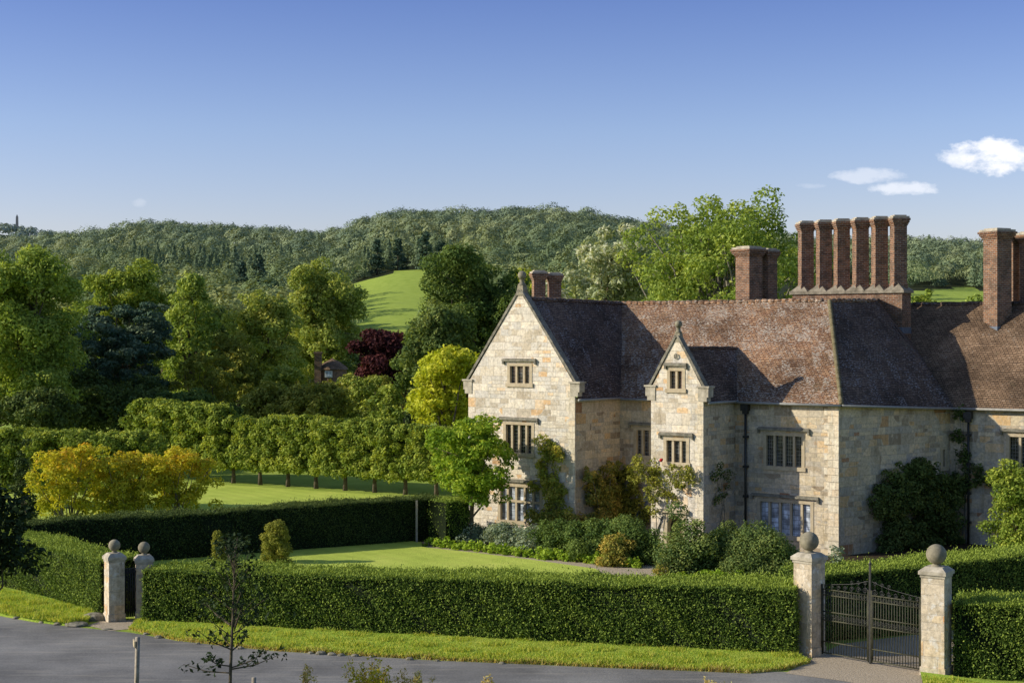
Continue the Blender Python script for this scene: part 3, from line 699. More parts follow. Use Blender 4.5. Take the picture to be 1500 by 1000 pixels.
blades('edge_grass', 'straggling yellowed grass along the road edge', ed, 5000, .09, 'lf_dry', 5, z=0)

# ------------------------------------------------------------------ hedges
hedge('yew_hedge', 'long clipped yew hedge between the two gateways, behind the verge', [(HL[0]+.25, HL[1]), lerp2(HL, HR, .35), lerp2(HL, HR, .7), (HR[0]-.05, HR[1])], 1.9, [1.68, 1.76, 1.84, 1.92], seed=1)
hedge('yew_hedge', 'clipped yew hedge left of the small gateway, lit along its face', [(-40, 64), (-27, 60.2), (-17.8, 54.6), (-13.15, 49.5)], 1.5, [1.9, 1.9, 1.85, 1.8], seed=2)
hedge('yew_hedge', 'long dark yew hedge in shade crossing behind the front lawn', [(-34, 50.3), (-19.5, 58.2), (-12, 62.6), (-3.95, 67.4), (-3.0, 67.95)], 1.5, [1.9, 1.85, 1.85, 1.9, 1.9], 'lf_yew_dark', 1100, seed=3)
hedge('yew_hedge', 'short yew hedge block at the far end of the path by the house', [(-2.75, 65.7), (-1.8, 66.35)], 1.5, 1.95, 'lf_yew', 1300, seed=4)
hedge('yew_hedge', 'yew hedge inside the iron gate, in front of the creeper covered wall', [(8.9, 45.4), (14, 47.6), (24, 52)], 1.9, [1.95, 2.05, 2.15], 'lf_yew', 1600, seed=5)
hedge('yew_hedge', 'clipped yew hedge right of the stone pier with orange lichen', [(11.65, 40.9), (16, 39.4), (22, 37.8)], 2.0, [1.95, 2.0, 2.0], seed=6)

# ------------------------------------------------------------------ gate piers and gates
def pier(x, y, w, h, rb, rot, label, m_='stone_pier'):
    t = empty('gate_pier', (x, y, 0), label, 'gate pier')
    mb = MB(); mb.box((x, y, h*.5), (w, w, h), rot); mb.box((x, y, .12), (w*1.1, w*1.1, .24), rot)
    mb.build('shaft', M[m_], t)
    mb = MB(); mb.box((x, y, h+.04), (w*1.08, w*1.08, .08), rot); mb.box((x, y, h+.12), (w*1.2, w*1.2, .09), rot)
    mb.box((x, y, h+.22), (w*1.2, w*1.2, .115), rot, .62)
    mb.build('cap', M['cap'], t)
    mb = MB(); mb.lathe((x, y, h+.27), [(rb*.55, 0), (rb*.5, .03), (rb*.32, .07), (rb*.36, .12)], 20); mb.ball((x, y, h+.33+rb*.97), rb)
    mb.build('ball', M['ball'], t); return t
pa = G(1189, 962); pb = G(1377, 992)
ang = math.atan2(pb[1]-pa[1], pb[0]-pa[0])
pier(pa[0], pa[1]+.35, .62, 2.6, .268, ang-.1, 'stone gate pier with ball top left of the iron gates, shadow across its face')
pier(pb[0], pb[1]+.35, .62, 2.6, .268, ang+.15, 'stone gate pier with ball top and orange lichened cap right of the iron gates')
qa = G(164, 911); qb = G(204, 909.5)
pier(qa[0], qa[1]+.3, .50, 1.86, .185, .55, 'small pale stone gate pier with ball, left of the narrow gateway')
pier(qb[0]+.03, qb[1]+.5, .50, 1.74, .185, .3, 'small stone gate pier with ball, half buried in the long hedge')
def spiral(c, ex, r, turns, flip=1, n=18, start=0):
    return [Vector(c)+Vector(ex)*(r*(1-.75*i/n)*math.cos(start+flip*turns*6.28*i/n))+Vector((0, 0, 1))*(r*(1-.75*i/n)*math.sin(start+flip*turns*6.28*i/n)) for i in range(n+1)]
def iron_gates():
    a = Vector((pa[0]+.30, pa[1]+.22, 0)); b = Vector((pb[0]-.33, pb[1]+.55, 0)); d = (b-a); Lg = d.length; ex = d.normalized()
    def pt(s, z): return a+ex*s+Vector((0, 0, z))
    mid = Lg/2
    for side, (s0, s1) in enumerate(((.04, mid-.05), (mid+.05, Lg-.04))):
        t = empty('iron_gate', tuple(pt(s0 if side == 0 else s1, 0)), 'left leaf of the tall ornamental iron gates, hung on the shadowed pier' if side == 0 else 'right leaf of the tall ornamental iron gates, hung on the lichened pier', 'gate')
        fr = MB()
        def topz(s): return 1.88+ .0*(s-mid)
        for z in (.1, .42, 1.02, 1.26, 1.72, 1.88): fr.tube([pt(s0, z), pt(s1, z)], .019, 5)
        for s in (s0, s1): fr.tube([pt(s, .05), pt(s, 2.02)], .028, 6)
        fr.build('gate_frame', M['iron_moss'], t)
        n = 18
        for k in range(n):
            s = s0+(s1-s0)*(k+.5)/n; mb = MB(); mb.tube([pt(s, .1), pt(s, 1.88)], .012, 5)
            mb.build('bar', M['iron_moss'], t)
        sc_ = MB()
        for k in range(n):
            s = s0+(s1-s0)*(k+.5)/n
            sc_.tube(spiral(pt(s, 1.14), ex, .06, 1.2, 1 if k % 2 else -1), .007, 4, False)
            sc_.tube(spiral(pt(s, 1.79), ex, .05, 1.2, -1 if k % 2 else 1), .007, 4, False)
            sc_.tube(spiral(pt(s, 1.08), ex, .045, 1.1, 1, start=2), .006, 4, False)
        for k in range(7):
            q = (k+.5)/7; s = s0+(s1-s0)*q; near = q if side == 0 else 1-q
            r = .045+.045*near; sc_.tube(spiral(pt(s, 1.9+r), ex, r, 1.5, 1 if side == 0 else -1), .009, 4, False)
            if near > .5: sc_.tube([pt(s, 1.88), pt(s, 1.98+2.6*r)], .007, 4, False)
            if near > .5: sc_.tube(spiral(pt(s, 1.98+2.6*r), ex, r*.7, 1.4, -1 if side == 0 else 1), .008, 4, False)
        sc_.build('scrollwork', M['iron'], t); sc_ = MB()
        e = mid-.06 if side == 0 else mid+.06; sg = -1 if side == 0 else 1
        sc_.tube([pt(e, 2.26), pt(e+sg*.2, 2.2), pt(e+sg*.5, 2.12), pt(e+sg*.95, 2.06), pt(e+sg*1.6, 1.98)], .009, 4, False)
        sc_.build('bracket', M['iron'], t)
    t = empty('gate_post', tuple(pt(mid, 0)), 'tall slim iron post with pointed tip between the gate leaves', 'gate post')
    mb = MB(); mb.box(tuple(pt(mid, 1.36)), (.05, .05, 2.7), ang); mb.build('shaft', M['iron'], t)
    mb = MB(); mb.lathe(tuple(pt(mid, 2.71)), [(.035, 0), (.05, .03), (.018, .07), (.001, .2)], 10); mb.build('tip', M['iron'], t)
iron_gates()
t = empty('iron_gate', (qa[0]+.3, qa[1]+.42, 0), 'narrow dark plank gate between the two small stone piers', 'gate')
mb = MB(); gx = Vector((qb[0]-qa[0], qb[1]+.2-qa[1], 0)); 
for k in range(6): mb.tube([Vector((qa[0], qa[1]+.35, .08))+gx*(.3+.08*k), Vector((qa[0], qa[1]+.35, 1.62))+gx*(.3+.08*k)], .026, 6)
mb.build('bar', M['iron'], t)
for z in (.25, .9, 1.45): mb = MB(); mb.obox(Vector((qa[0], qa[1]+.37, z))+gx*.27, gx*.46, (0, .03, 0), (0, 0, .08)); mb.build('rail', M['iron'], t)

# ------------------------------------------------------------------ THE HOUSE
A = Vector((-1.97, 70.1, 0)); B = Vector((2.69, 66.6, 0)); J = Vector((4.82, 69.4, 0)); C = Vector((13.24, 63.0, 0))
PJ = Vector((9.47, 65.86, 0)); PR = Vector((7.84, 63.71, 0)); PL = Vector((5.84, 65.22, 0)); K = Vector((19.0, 67.3, 0)); E = Vector((27.0, 61.24, 0))
U = (C-J).normalized(); DP = Vector((-U.y, U.x, 0))           # along the front, and into the house
house = empty('manor_house', (6.5, 67, 0), 'sandstone manor house with gabled wing, porch, red tiled roofs and clustered brick chimneys', 'house')
class Wall:
    def __init__(s, a, b): s.a = a; s.b = b; s.u = (b-a).normalized(); s.n = Vector((s.u.y, -s.u.x, 0)); s.L = (b-a).length
    def p(s, t, z, o=0): return s.a+s.u*t+s.n*o+Vector((0, 0, z))
    def hit(s, px, py):
        k = (px-CX)/F; t = (k*s.a.y-s.a.x)/(s.u.x-k*s.u.y); q = s.a+s.u*t; return t, CH-(py-HZ)/F*q.y
    def box(s, mb, t0, t1, z0, z1, o0, o1): mb.obox(s.p(t0, z0, o0), s.u*(t1-t0), s.n*(o1-o0), (0, 0, z1-z0))
def clip(poly, out):
    res = poly
    for i in range(len(out)):
        a, b = out[i], out[(i+1) % len(out)]; src = res; res = []
        def ins(p): return (b[0]-a[0])*(p[1]-a[1])-(b[1]-a[1])*(p[0]-a[0]) >= -1e-9
        for j in range(len(src)):
            p, q = src[j], src[(j+1) % len(src)]
            if ins(p): res.append(p)
            if ins(p) != ins(q):
                dx, dy = q[0]-p[0], q[1]-p[1]; den = (b[0]-a[0])*dy-(b[1]-a[1])*dx
                if abs(den) > 1e-12:
                    s = -((b[0]-a[0])*(p[1]-a[1])-(b[1]-a[1])*(p[0]-a[0]))/den; res.append((p[0]+dx*s, p[1]+dy*s))
        if not res: return []
    return res
def wall_mesh(W, outline, holes, m_, name='wall'):
    ts = sorted({o[0] for o in outline} | {h for q in holes for h in q[:2]}); zs = sorted({o[1] for o in outline} | {h for q in holes for h in q[2:]})
    mb = MB()
    for i in range(len(ts)-1):
        for j in range(len(zs)-1):
            ct, cz = (ts[i]+ts[i+1])/2, (zs[j]+zs[j+1])/2
            if any(h[0] < ct < h[1] and h[2] < cz < h[3] for h in holes): continue
            c = clip([(ts[i], zs[j]), (ts[i+1], zs[j]), (ts[i+1], zs[j+1]), (ts[i], zs[j+1])], outline)
            if len(c) > 2: mb.poly([W.p(t, z) for t, z in c])
    return mb.build(name, M[m_], house)
wrng = random.Random(5)
def window(W, r, lights, transom=False, hood='flat', pane='pane', hw=.22, lbl=None):
    t0, t1, z0, z1 = r; mb = MB()
    fw = .085
    W.box(mb, t0-.06, t0+fw, z0-.04, z1+.06, -.24, .022); W.box(mb, t1-fw, t1+.06, z0-.04, z1+.06, -.24, .022)
    W.box(mb, t0+fw, t1-fw, z1-.06, z1+.058, -.23, .020)
    W.box(mb, t0-.12, t1+.12, z0-.14, z0+.03, -.23, .07)
    for k in range(1, lights):
        t = t0+(t1-t0)*k/lights; W.box(mb, t-.05, t+.05, z0+.03, z1-.06, -.2, -.02)
    if transom: zt = z0+(z1-z0)*.56; W.box(mb, t0+fw, t1-fw, zt-.05, zt+.05, -.19, -.012)
    w = mb.build('window', M['dressed'], house)
    if lbl: w['label'] = lbl
    pb_ = MB()
    for k in range(lights):
        a = t0+(t1-t0)*k/lights; b = t0+(t1-t0)*(k+1)/lights
        rows = ((z0, z1),) if not transom else ((z0, zt), (zt, z1))
        for (za, zb) in rows:
            e1 = wrng.uniform(-.012, .012); e2 = wrng.uniform(-.012, .012)
            pb_.poly([W.p(a, za, -.13+e1), W.p(b, za, -.13-e1), W.p(b, zb, -.13-e1+e2), W.p(a, zb, -.13+e1+e2)])
    pb_.build('pane', M[pane], w)
    bk = MB(); W.box(bk, t0-.05, t1+.05, z0-.02, z1+.05, -.9, -.26); bk.build('interior', M['dark_void'], w)
    if hood:
        hb = MB(); W.box(hb, t0-hw, t1+hw, z1+.15, z1+.235, -.02, .13)
        W.box(hb, t0-hw*.9, t1+hw*.9, z1+.235, z1+.275, -.02, .08)
        for s in (t0-hw, t1+hw-.09): W.box(hb, s, s+.09, z1+.02, z1+.149, -.02, .10)
        hb.build('hood_mould', M['coping'], w)
    return w
def rect(W, px0, px1, y0, y1, pc=None):
    pc = (px0+px1)/2; ta, _ = W.hit(px0, 600); tb, _ = W.hit(px1, 600); _, za = W.hit(pc, y0); _, zb = W.hit(pc, y1)
    return (ta, tb, zb, za)
EZ = 6.28; RZ = 10.5
# gabled wing
Wg = Wall(A, B); Lg_ = Wg.L; KN = 6.85; AP = 10.85
r1 = rect(Wg, 745, 778, 534, 562); r2 = rect(Wg, 739, 781, 620, 664); r3 = rect(Wg, 731, 793, 711, 764)
wall_mesh(Wg, [(0, -.2), (Lg_, -.2), (Lg_, KN), (Lg_/2+.05, AP), (Lg_/2-.05, AP), (0, KN)], [r1, r2, r3], 'stone_pale')
window(Wg, r1, 3, hw=.3, lbl='attic window of three lights high in the gable'); window(Wg, r2, 4, hw=.3); window(Wg, r3, 5, True, pane='pane_pale', lbl='tall ground floor window with transom and pale blinds')
Wr = Wall(B, J); wall_mesh(Wr, [(0, -.2), (Wr.L, -.2), (Wr.L, EZ), (0, EZ)], [], 'stone')
# main front
Wm = Wall(J, C)
m1 = rect(Wm, 930, 962, 628, 668); m2 = rect(Wm, 926, 962, 718, 757); m3 = rect(Wm, 1120, 1177, 636, 684); m4 = rect(Wm, 1111, 1190, 734, 785)
wall_mesh(Wm, [(0, -.2), (Wm.L, -.2), (Wm.L, EZ), (0, EZ)], [m1, m2, m3, m4], 'stone')
window(Wm, m1, 3, hw=.3); window(Wm, m2, 3, pane='pane_pale', hw=.1); window(Wm, m3, 4, hw=.3); window(Wm, m4, 5, pane='pane_pale', hw=.32, lbl='wide ground floor window with pale blinds and a blue reflection coloured into the panes')
# porch
Wp = Wall(PL, PR); Lp = Wp.L; PKN = 6.75; PAP = 8.85
p1 = rect(Wp, 979, 1002, 541, 570); p2 = rect(Wp, 974, 1008, 643, 678)
dt0, dz1 = Wp.hit(977, 752); dt1, _ = Wp.hit(1001, 752); dr = (dt0, dt1, 0, dz1)
wall_mesh(Wp, [(0, -.2), (Lp, -.2), (Lp, PKN), (Lp/2+.05, PAP), (Lp/2-.05, PAP), (0, PKN)], [p1, p2, dr], 'stone_pale')
window(Wp, p1, 2, hw=.16); window(Wp, p2, 3, hw=.26, lbl='porch window of three lights above the door')
Ws = Wall(PR, PJ); wall_mesh(Ws, [(0, -.2), (Ws.L, -.2), (Ws.L, EZ), (0, EZ)], [], 'stone')
Wl = Wall(PL+DP*3.6, PL); wall_mesh(Wl, [(0, -.2), (Wl.L, -.2), (Wl.L, EZ), (0, EZ)], [], 'stone_pale')
# arched doorway: surround ring and spandrels filling the square hole, door behind
mb = MB(); cz = dz1-.42; rt = (dt1-dt0)/2; ct = (dt0+dt1)/2; n = 12
for k in range(n):
    a0 = math.pi*k/n; a1 = math.pi*(k+1)/n
    i0 = (ct+math.cos(a0)*(rt-.04), cz+math.sin(a0)*.38); i1 = (ct+math.cos(a1)*(rt-.04), cz+math.sin(a1)*.38)
    mb.poly([Wp.p(i0[0], i0[1], .015), Wp.p(i0[0], dz1+.04, .015), Wp.p(i1[0], dz1+.04, .015), Wp.p(i1[0], i1[1], .015)])
    mb.poly([Wp.p(i0[0], i0[1], .015), Wp.p(i1[0], i1[1], .015), Wp.p(i1[0], i1[1], -.3), Wp.p(i0[0], i0[1], -.3)])
Wp.box(mb, dt0-.16, dt0+.03, 0, dz1+.03, -.25, .03); Wp.box(mb, dt1-.03, dt1+.16, 0, dz1+.03, -.25, .03); Wp.box(mb, dt0-.3, dt1+.3, dz1+.06, dz1+.2, -.05, .14)
db = MB(); Wp.box(db, dt0, dt1, 0, dz1, -.4, -.33)
dr_o = db.build('door', M['oak'], house); mb.build('surround', M['dressed'], dr_o)
mb = MB(); c0 = None
rd = MB()
for k in range(16):
    a0, a1 = 6.2832*k/16, 6.2832*(k+1)/16
    q = [Wp.p(Lp/2+math.cos(a)*r_, 8.1+math.sin(a)*r_, o) for a, r_, o in ((a0, .07, .04), (a1, .07, .04), (a1, .12, .05), (a0, .12, .05))]; rd.poly(q)
    rd.poly([Wp.p(Lp/2, 8.1, .01), Wp.p(Lp/2+math.cos(a0)*.07, 8.1+math.sin(a0)*.07, .01), Wp.p(Lp/2+math.cos(a1)*.07, 8.1+math.sin(a1)*.07, .01)])
rd.build('roundel', M['coping'], house)
# side and right range
Wc = Wall(C, K); sl = rect(Wc, 1379, 1386, 656, 684)
wall_mesh(Wc, [(0, -.2), (Wc.L, -.2), (Wc.L, 5.9), (0, EZ)], [sl], 'stone')
window(Wc, sl, 1, hood=None, lbl='narrow slit window in the shaded side wall')
Wk = Wall(K, E); k1 = rect(Wk, 1476, 1530, 638, 690); k2 = rect(Wk, 1476, 1540, 740, 790)
wall_mesh(Wk, [(0, -.2), (Wk.L, -.2), (Wk.L, 5.95), (0, 5.9)], [k1, k2], 'stone')
window(Wk, k1, 3, hw=.3); window(Wk, k2, 3, hw=.3)
# rear and left walls
A2 = A+DP*12.8; Jb = J+DP*9.3
for (a, b) in ((A2, A), (E, E+DP*9.3), (E+DP*9.3, A2)):
    w_ = Wall(a, b); wall_mesh(w_, [(0, -.2), (w_.L, -.2), (w_.L, 5.9), (0, 5.9)], [], 'stone')
# quoins at the lit corner, plinth courses, cornice
mb = MB(); 
for k in range(21):
    z = k*.3; w0 = .62 if k % 2 else .46; Wm.box(mb, Wm.L-w0, Wm.L+.018, z+.006, z+.294, -.05, .018)
mb.build('quoin', M['quoin'], house)
mb = MB()
for k in range(22):
    z = k*.3; w0 = .42 if k % 2 else .3; Wg.box(mb, Wg.L-w0, Wg.L+.016, z+.006, z+.294, -.05, .016)
mb.build('quoin', M['quoin'], house)
mb = MB()
for k in range(22):
    z = k*.3; w0 = .36 if k % 2 else .26; Wp.box(mb, Wp.L-w0, Wp.L+.016, z+.006, z+.294, -.05, .016)
mb.build('quoin', M['quoin'], house)
# roofs
def off(p, v, d, z): q = p+v*d; return Vector((q.x, q.y, z))
ov = .22; apx = (A+B)/2
R1 = Vector((5.3, 74.9, 10.5)); Hp = Vector((13.96, 68.3, 10.5)); T = Vector((16.5, 70.2, 10.54)); Vv = Vector((17.9, 74.0, 10.42)); RE = Vector((28.2, 66.2, 10.42))
slm = (RZ-EZ)/4.66
Je = Vector((4.82, 69.4, 0))-DP*ov; Ce = C-DP*ov+U*.12; Ce = Vector((Ce.x+.1, Ce.y-.02, EZ-.1)); Je = Vector((Je.x, Je.y, EZ-.1))
NW = 6  # wavering eave and ridge: old roofs sag
def sag_grid(a, b, c, d, nu, nv, amp, name, m_, seed=0):
    """a-b eave, d-c ridge"""
    V = []; Q = []
    a, b, c, d = map(Vector, (a, b, c, d)); nrm = (b-a).cross(d-a).normalized(); nrm = nrm if nrm.z > 0 else -nrm
    for j in range(nv+1):
        for i in range(nu+1):
            u, v = i/nu, j/nv; p = a.lerp(b, u).lerp(d.lerp(c, u), v)
            q = mnoise.noise(Vector((p.x*.55+seed, p.y*.55, p.z*.5)))+.5*mnoise.noise(Vector((p.x*1.9+seed, p.y*1.9, p.z*1.7)))
            V.append(p+nrm*(q*amp))
    mb = MB()
    mb.faces(V, [(j*(nu+1)+i, j*(nu+1)+i+1, (j+1)*(nu+1)+i+1, (j+1)*(nu+1)+i) for j in range(nv) for i in range(nu)], True)
    # eave thickness
    for i in range(nu): mb.poly([V[i], V[i+1], V[i+1]-Vector((0, 0, .07)), V[i]-Vector((0, 0, .07))])
    return mb.build(name, M[m_], house)
# wing roof
wa = Vector((apx.x, apx.y, 10.6))+DP*.12; Be = Vector((B.x, B.y, EZ-.05))+U*.15; Ae = Vector((A.x, A.y, EZ-.05))-U*.25
Jw = Vector((J.x, J.y, EZ-.05))+U*.15-DP*.1
sag_grid(Be+DP*.12, Jw, R1, wa, 14, 10, .035, 'roof', 'tile_dark', 3)
sag_grid(Ae+DP*.12, Vector((A2.x, A2.y, 5.9)), R1+DP*3, wa, 14, 8, .03, 'roof', 'tile_dark', 4)
# main roof front slope
sag_grid(Je-U*.05, Ce, Hp, R1-U*.1, 30, 12, .045, 'roof', 'tile', 5)
# hipped side
Cs = Vector((C.x+.16, C.y-.18, EZ-.12)); Ks = Vector((K.x+.12, K.y-.25, 5.85))
sag_grid(Ce, Ks, T, Hp, 14, 12, .03, 'roof', 'tile_dark', 6)
mb = MB(); mb.poly([Ks, Vv, T]); mb.poly([T, Vv, Vv+Vector((-3, 2.4, -.05)), Hp+Vector((-.5, 1.5, -.6))])
mb.build('roof', M['tile_dark'], house)
# right range
Kr = Vector((K.x, K.y, 5.86))-DP*ov-U*.1; Er = Vector((E.x, E.y, 5.92))-DP*ov
sag_grid(Kr, Er, RE, Vv, 20, 12, .03, 'roof', 'tile_right', 7)
# rear slopes
b0 = Vector((A2.x, A2.y, 5.8)); b1 = E+DP*9.5; b1 = Vector((b1.x, b1.y, 5.8))
mb = MB(); mb.poly([R1, Hp, T, Vv, RE, b1, b0]) if False else None
mb.poly([R1, Hp, b1.lerp(b0, .55), b0]); mb.poly([Hp, T, Vv, b1.lerp(b0, .55)]); mb.poly([Vv, RE, b1, b1.lerp(b0, .55)])
mb.build('roof', M['tile_dark'], house)
# porch roof
pap = (PL+PR)/2; pa0 = Vector((pap.x, pap.y, 8.45))+DP*.1; dd = (8.42-EZ)/slm; pr1 = pap+DP*(2.7+dd); pr1 = Vector((pr1.x, pr1.y, 8.4))
PRe = Vector((PR.x, PR.y, EZ-.06))+U*.14+DP*.1; PJe = Vector((PJ.x, PJ.y, EZ-.02))+U*.14-DP*.02
sag_grid(PRe, PJe, pr1, pa0, 10, 8, .02, 'roof', 'tile_dark', 8)
PLe = Vector((PL.x, PL.y, EZ-.06))-U*.14+DP*.1; PLj = Vector((PL.x, PL.y, EZ-.02))-U*.14+DP*2.85
sag_grid(PLe, PLj, pr1, pa0, 10, 8, .02, 'roof', 'tile', 9)
# ridge and hip tiles
def ridge(a, b, m_, r=.11, step=.33):
    a, b = Vector(a), Vector(b); n = int((b-a).length/step); d = (b-a).normalized(); mb = MB()
    for k in range(n):
        p = a+d*(k*step); q = a+d*((k+1.06)*step); lift = Vector((0, 0, .0+.012*math.sin(k*1.7)))
        mb.tube([p+lift, q+lift], [r, r*.9], 8)
    mb.build('ridge_tile', M[m_], house)
up = Vector((0, 0, .0))
ridge(wa, R1, 'tile_dark'); ridge(R1, Hp, 'tile'); ridge(Hp, T, 'tile'); ridge(T, Vv, 'tile_dark'); ridge(Vv, RE, 'tile_dark')
ridge(pa0, pr1, 'tile_dark', .09)
M['bonnet'] = simple('mossy_bonnet_tiles', (.10, .085, .04), (.28, .24, .14), 6, .9, .02)
ridge(Ce, Hp, 'bonnet', .10, .13)
# copings, kneelers, finials
def coping(W, apz, knz, depth=.38):
    mb = MB(); L_ = W.L
    for s in (0, 1):
        e = (-.06 if s == 0 else L_+.06); z0 = knz+.02
        a = W.p(e, z0, .05); b = W.p(L_/2, apz+.1, .05); d = (b-a); nrm = Vector((0, 0, 1)).cross(W.n).normalized()
        nup = d.normalized().cross(W.n).normalized(); nup = nup if nup.z > 0 else -nup
        n = max(3, int(d.length/.7))
        for k in range(n):
            p = a+d*(k/n); mb.obox(p, d*(.985/n), -W.n*depth, nup*(.1+.01*(k % 2)))
    mb.build('coping', M['coping'], house)
    for s in (0, 1):
        kb = MB(); e0, e1 = ((-.26, .22) if s == 0 else (L_-.22, L_+.26))
        W.box(kb, e0, e1, knz-.32, knz+.06, -.38, .035); W.box(kb, e0-.05, e1+.05, knz+.061, knz+.14, -.42, .08)
        W.box(kb, (e0+.08 if s == 0 else e0), (e1 if s == 0 else e1-.08), knz-.5, knz-.321, -.3, .03); kb.build('kneeler', M['cap'], house)
coping(Wg, AP-.02, KN); coping(Wp, PAP-.02, PKN, .32)
def finial(W, z, s):
    c = W.p(W.L/2, z, -.14); mb = MB(); mb.box((c.x, c.y, c.z+.16*s), (.42*s, .42*s, .46*s), math.atan2(U.y, U.x), .7)
    mb.lathe(tuple(c), [(.16*s, .36*s), (.20*s, .42*s), (.12*s, .50*s), (.10*s, .62*s), (.14*s, .68*s)], 14); mb.ball((c.x, c.y, c.z+.86*s), .20*s, 18, 12)
    mb.build('finial', M['ball'], house)
finial(Wg, AP-.05, .95); finial(Wp, PAP-.08, .78)
# gutters and downpipes
def gutter(pts):
    mb = MB(); mb.tube(pts, .055, 8); mb.build('gutter', M['gutter'], house)
gutter([Be+U*.06+Vector((0, 0, -.04)), Jw+U*.06+Vector((0, 0, -.06))]); gutter([Je-DP*.07+U*.2+Vector((0, 0, -.05)), Vector((PL.x, PL.y, EZ-.14))+DP*2.45])
gutter([PRe+U*.07+Vector((0, 0, -.03)), PJe+U*.07+Vector((0, 0, -.08))]); gutter([Vector((PJ.x, PJ.y, EZ-.14))-DP*.3, Ce-DP*.06+Vector((0, 0, -.05))])
gutter([Ce+Vector((.03, -.05, -.05)), Ks+Vector((.05, -.06, -.05))]); gutter([Kr-DP*.06+Vector((0, 0, -.05)), Er-DP*.06+Vector((0, 0, -.05))])
def downpipe(W, t, z1, z0=0):
    mb = MB(); mb.tube([W.p(t, z1-.3, .12), W.p(t, z0, .12)], .052, 8)
    for z in np.arange(z0+.9, z1-.4, 1.25): W.box(mb, t-.1, t+.1, z, z+.1, 0, .19)
    W.box(mb, t-.17, t+.17, z1-.42, z1-.1, .01, .27); W.box(mb, t-.11, t+.11, z1-.56, z1-.421, .03, .22)
    mb.build('downpipe', M['iron'], house)
tq, _ = Wm.hit(1094, 600); downpipe(Wm, tq, EZ-.06); tq, _ = Wk.hit(1420, 600); downpipe(Wk, tq, 5.8)
# lead valleys
def chimney(row, z0, z1, w, rot, base=None):
    t = MB(); 
    ch = None
    if base: ch = base()
    for (x, y, za, zb) in row:
        mb = MB(); h = zb-za
        mb.box((x, y, (za+zb-.42)/2), (w, w, h-.42), rot)
        mb.box((x, y, za+.12), (w*1.12, w*1.12, .22), rot)
        for k, (g, hh) in enumerate(((1.10, .07), (1.2, .07), (1.31, .10), (1.42, .10))):
            zz = zb-.42+sum((.07, .07, .10, .10)[:k]); mb.box((x, y, zz+hh/2), (w*g, w*g, hh), rot)
        s = mb.build('chimney' if ch is None else 'shaft', M['brick'], house if ch is None else ch)
        cp = MB(); cp.box((x, y, zb-.035), (w*1.3, w*1.3, .09), rot); cp.box((x, y, zb+.04), (w*.95, w*.95, .06), rot)
        if ch is None: cp.build('cap', M['cap'], s)
        else: cp.build('cap', M['cap'], ch)
ra = math.atan2(U.y, U.x)
Q0 = Vector((17.72, 70.55, 0)); 
def base_six():
    mb = MB(); mb.obox(Q0+Vector((0, 0, 8.2)), -U*5.5, DP*1.0, (0, 0, 2.82)); return mb.build('chimney', M['brick'], house)
row = []
for px in (1180.5, 1207, 1233, 1260.5, 1288.5, 1316):
    q = Q0+DP*.48; k = (px-CX)/F; t = (k*q.y-q.x)/(-U.x+k*U.y); q = q-U*t; 
    row.append((q.x, q.y, 11.1, CH+(HZ-(326-(px-1180)*.062))/F*q.y))
six = None
def b6():
    o = base_six(); o['label'] = 'row of six tall brick chimney shafts set diagonally on a stone capped base'
    s = MB()
    for k in range(6):      # sloping stone weathering: one little gabled block under each shaft
        a = Q0+U*.12-DP*.1+Vector((0, 0, 11.02))-U*(5.74*k/6); b = a-U*(5.74/6); d = DP*1.15
        m1 = (a+b)/2+Vector((0, 0, .42))
        s.faces([a, b, b+d, a+d, m1+DP*.35, m1+DP*.8], [(0, 1, 4), (1, 2, 5, 4), (2, 3, 5), (3, 0, 4, 5), (0, 3, 2, 1)])
    s.obox(Q0+U*.12-DP*.1+Vector((0, 0, 10.90)), -U*5.74, DP*1.15, (0, 0, .115)); s.build('weathering', M['weather'], o)
    f = MB(); f.obox(Q0+U*.03-DP*.03+Vector((0, 0, 9.05)), -U*.9, DP*1.01, (0, 0, .28)); f.build('flashing', M['lead'], o)
    return o
chimney(row, 0, 0, .60, ra+math.radians(43), b6)
def at(px, D): return ((px-CX)/F*D, D)
q = at(1097, 76.5); q2 = at(1127, 76.9)
chimney([(*q, 9.6, CH+(HZ-363)/F*76.5)], 0, 0, .92, math.radians(38)); chimney([(*q2, 9.6, CH+(HZ-366)/F*76.9)], 0, 0, .55, math.radians(28))
q = at(789, 77); q2 = at(812, 77.5)
chimney([(*q, 9.0, CH+(HZ-398)/F*77)], 0, 0, .58, math.radians(10)); chimney([(*q2, 9.0, CH+(HZ-401)/F*77.5)], 0, 0, .58, math.radians(10))
q = at(1461, 70.1); q2 = at(1484, 71.4); q3 = at(1512, 70.6)
chimney([(*q, 8.2, CH+(HZ-337)/F*70.1)], 0, 0, .86, math.radians(27)); chimney([(*q2, 9.2, CH+(HZ-341)/F*70.2)], 0, 0, .62, math.radians(27)); chimney([(*q3, 9.2, CH+(HZ-338)/F*69)], 0, 0, .8, math.radians(27))
mb = MB(); mb.box((q[0], q[1], 9.2), (.98, .98, .34), math.radians(27)); mb.build('flashing', M['lead'], house)

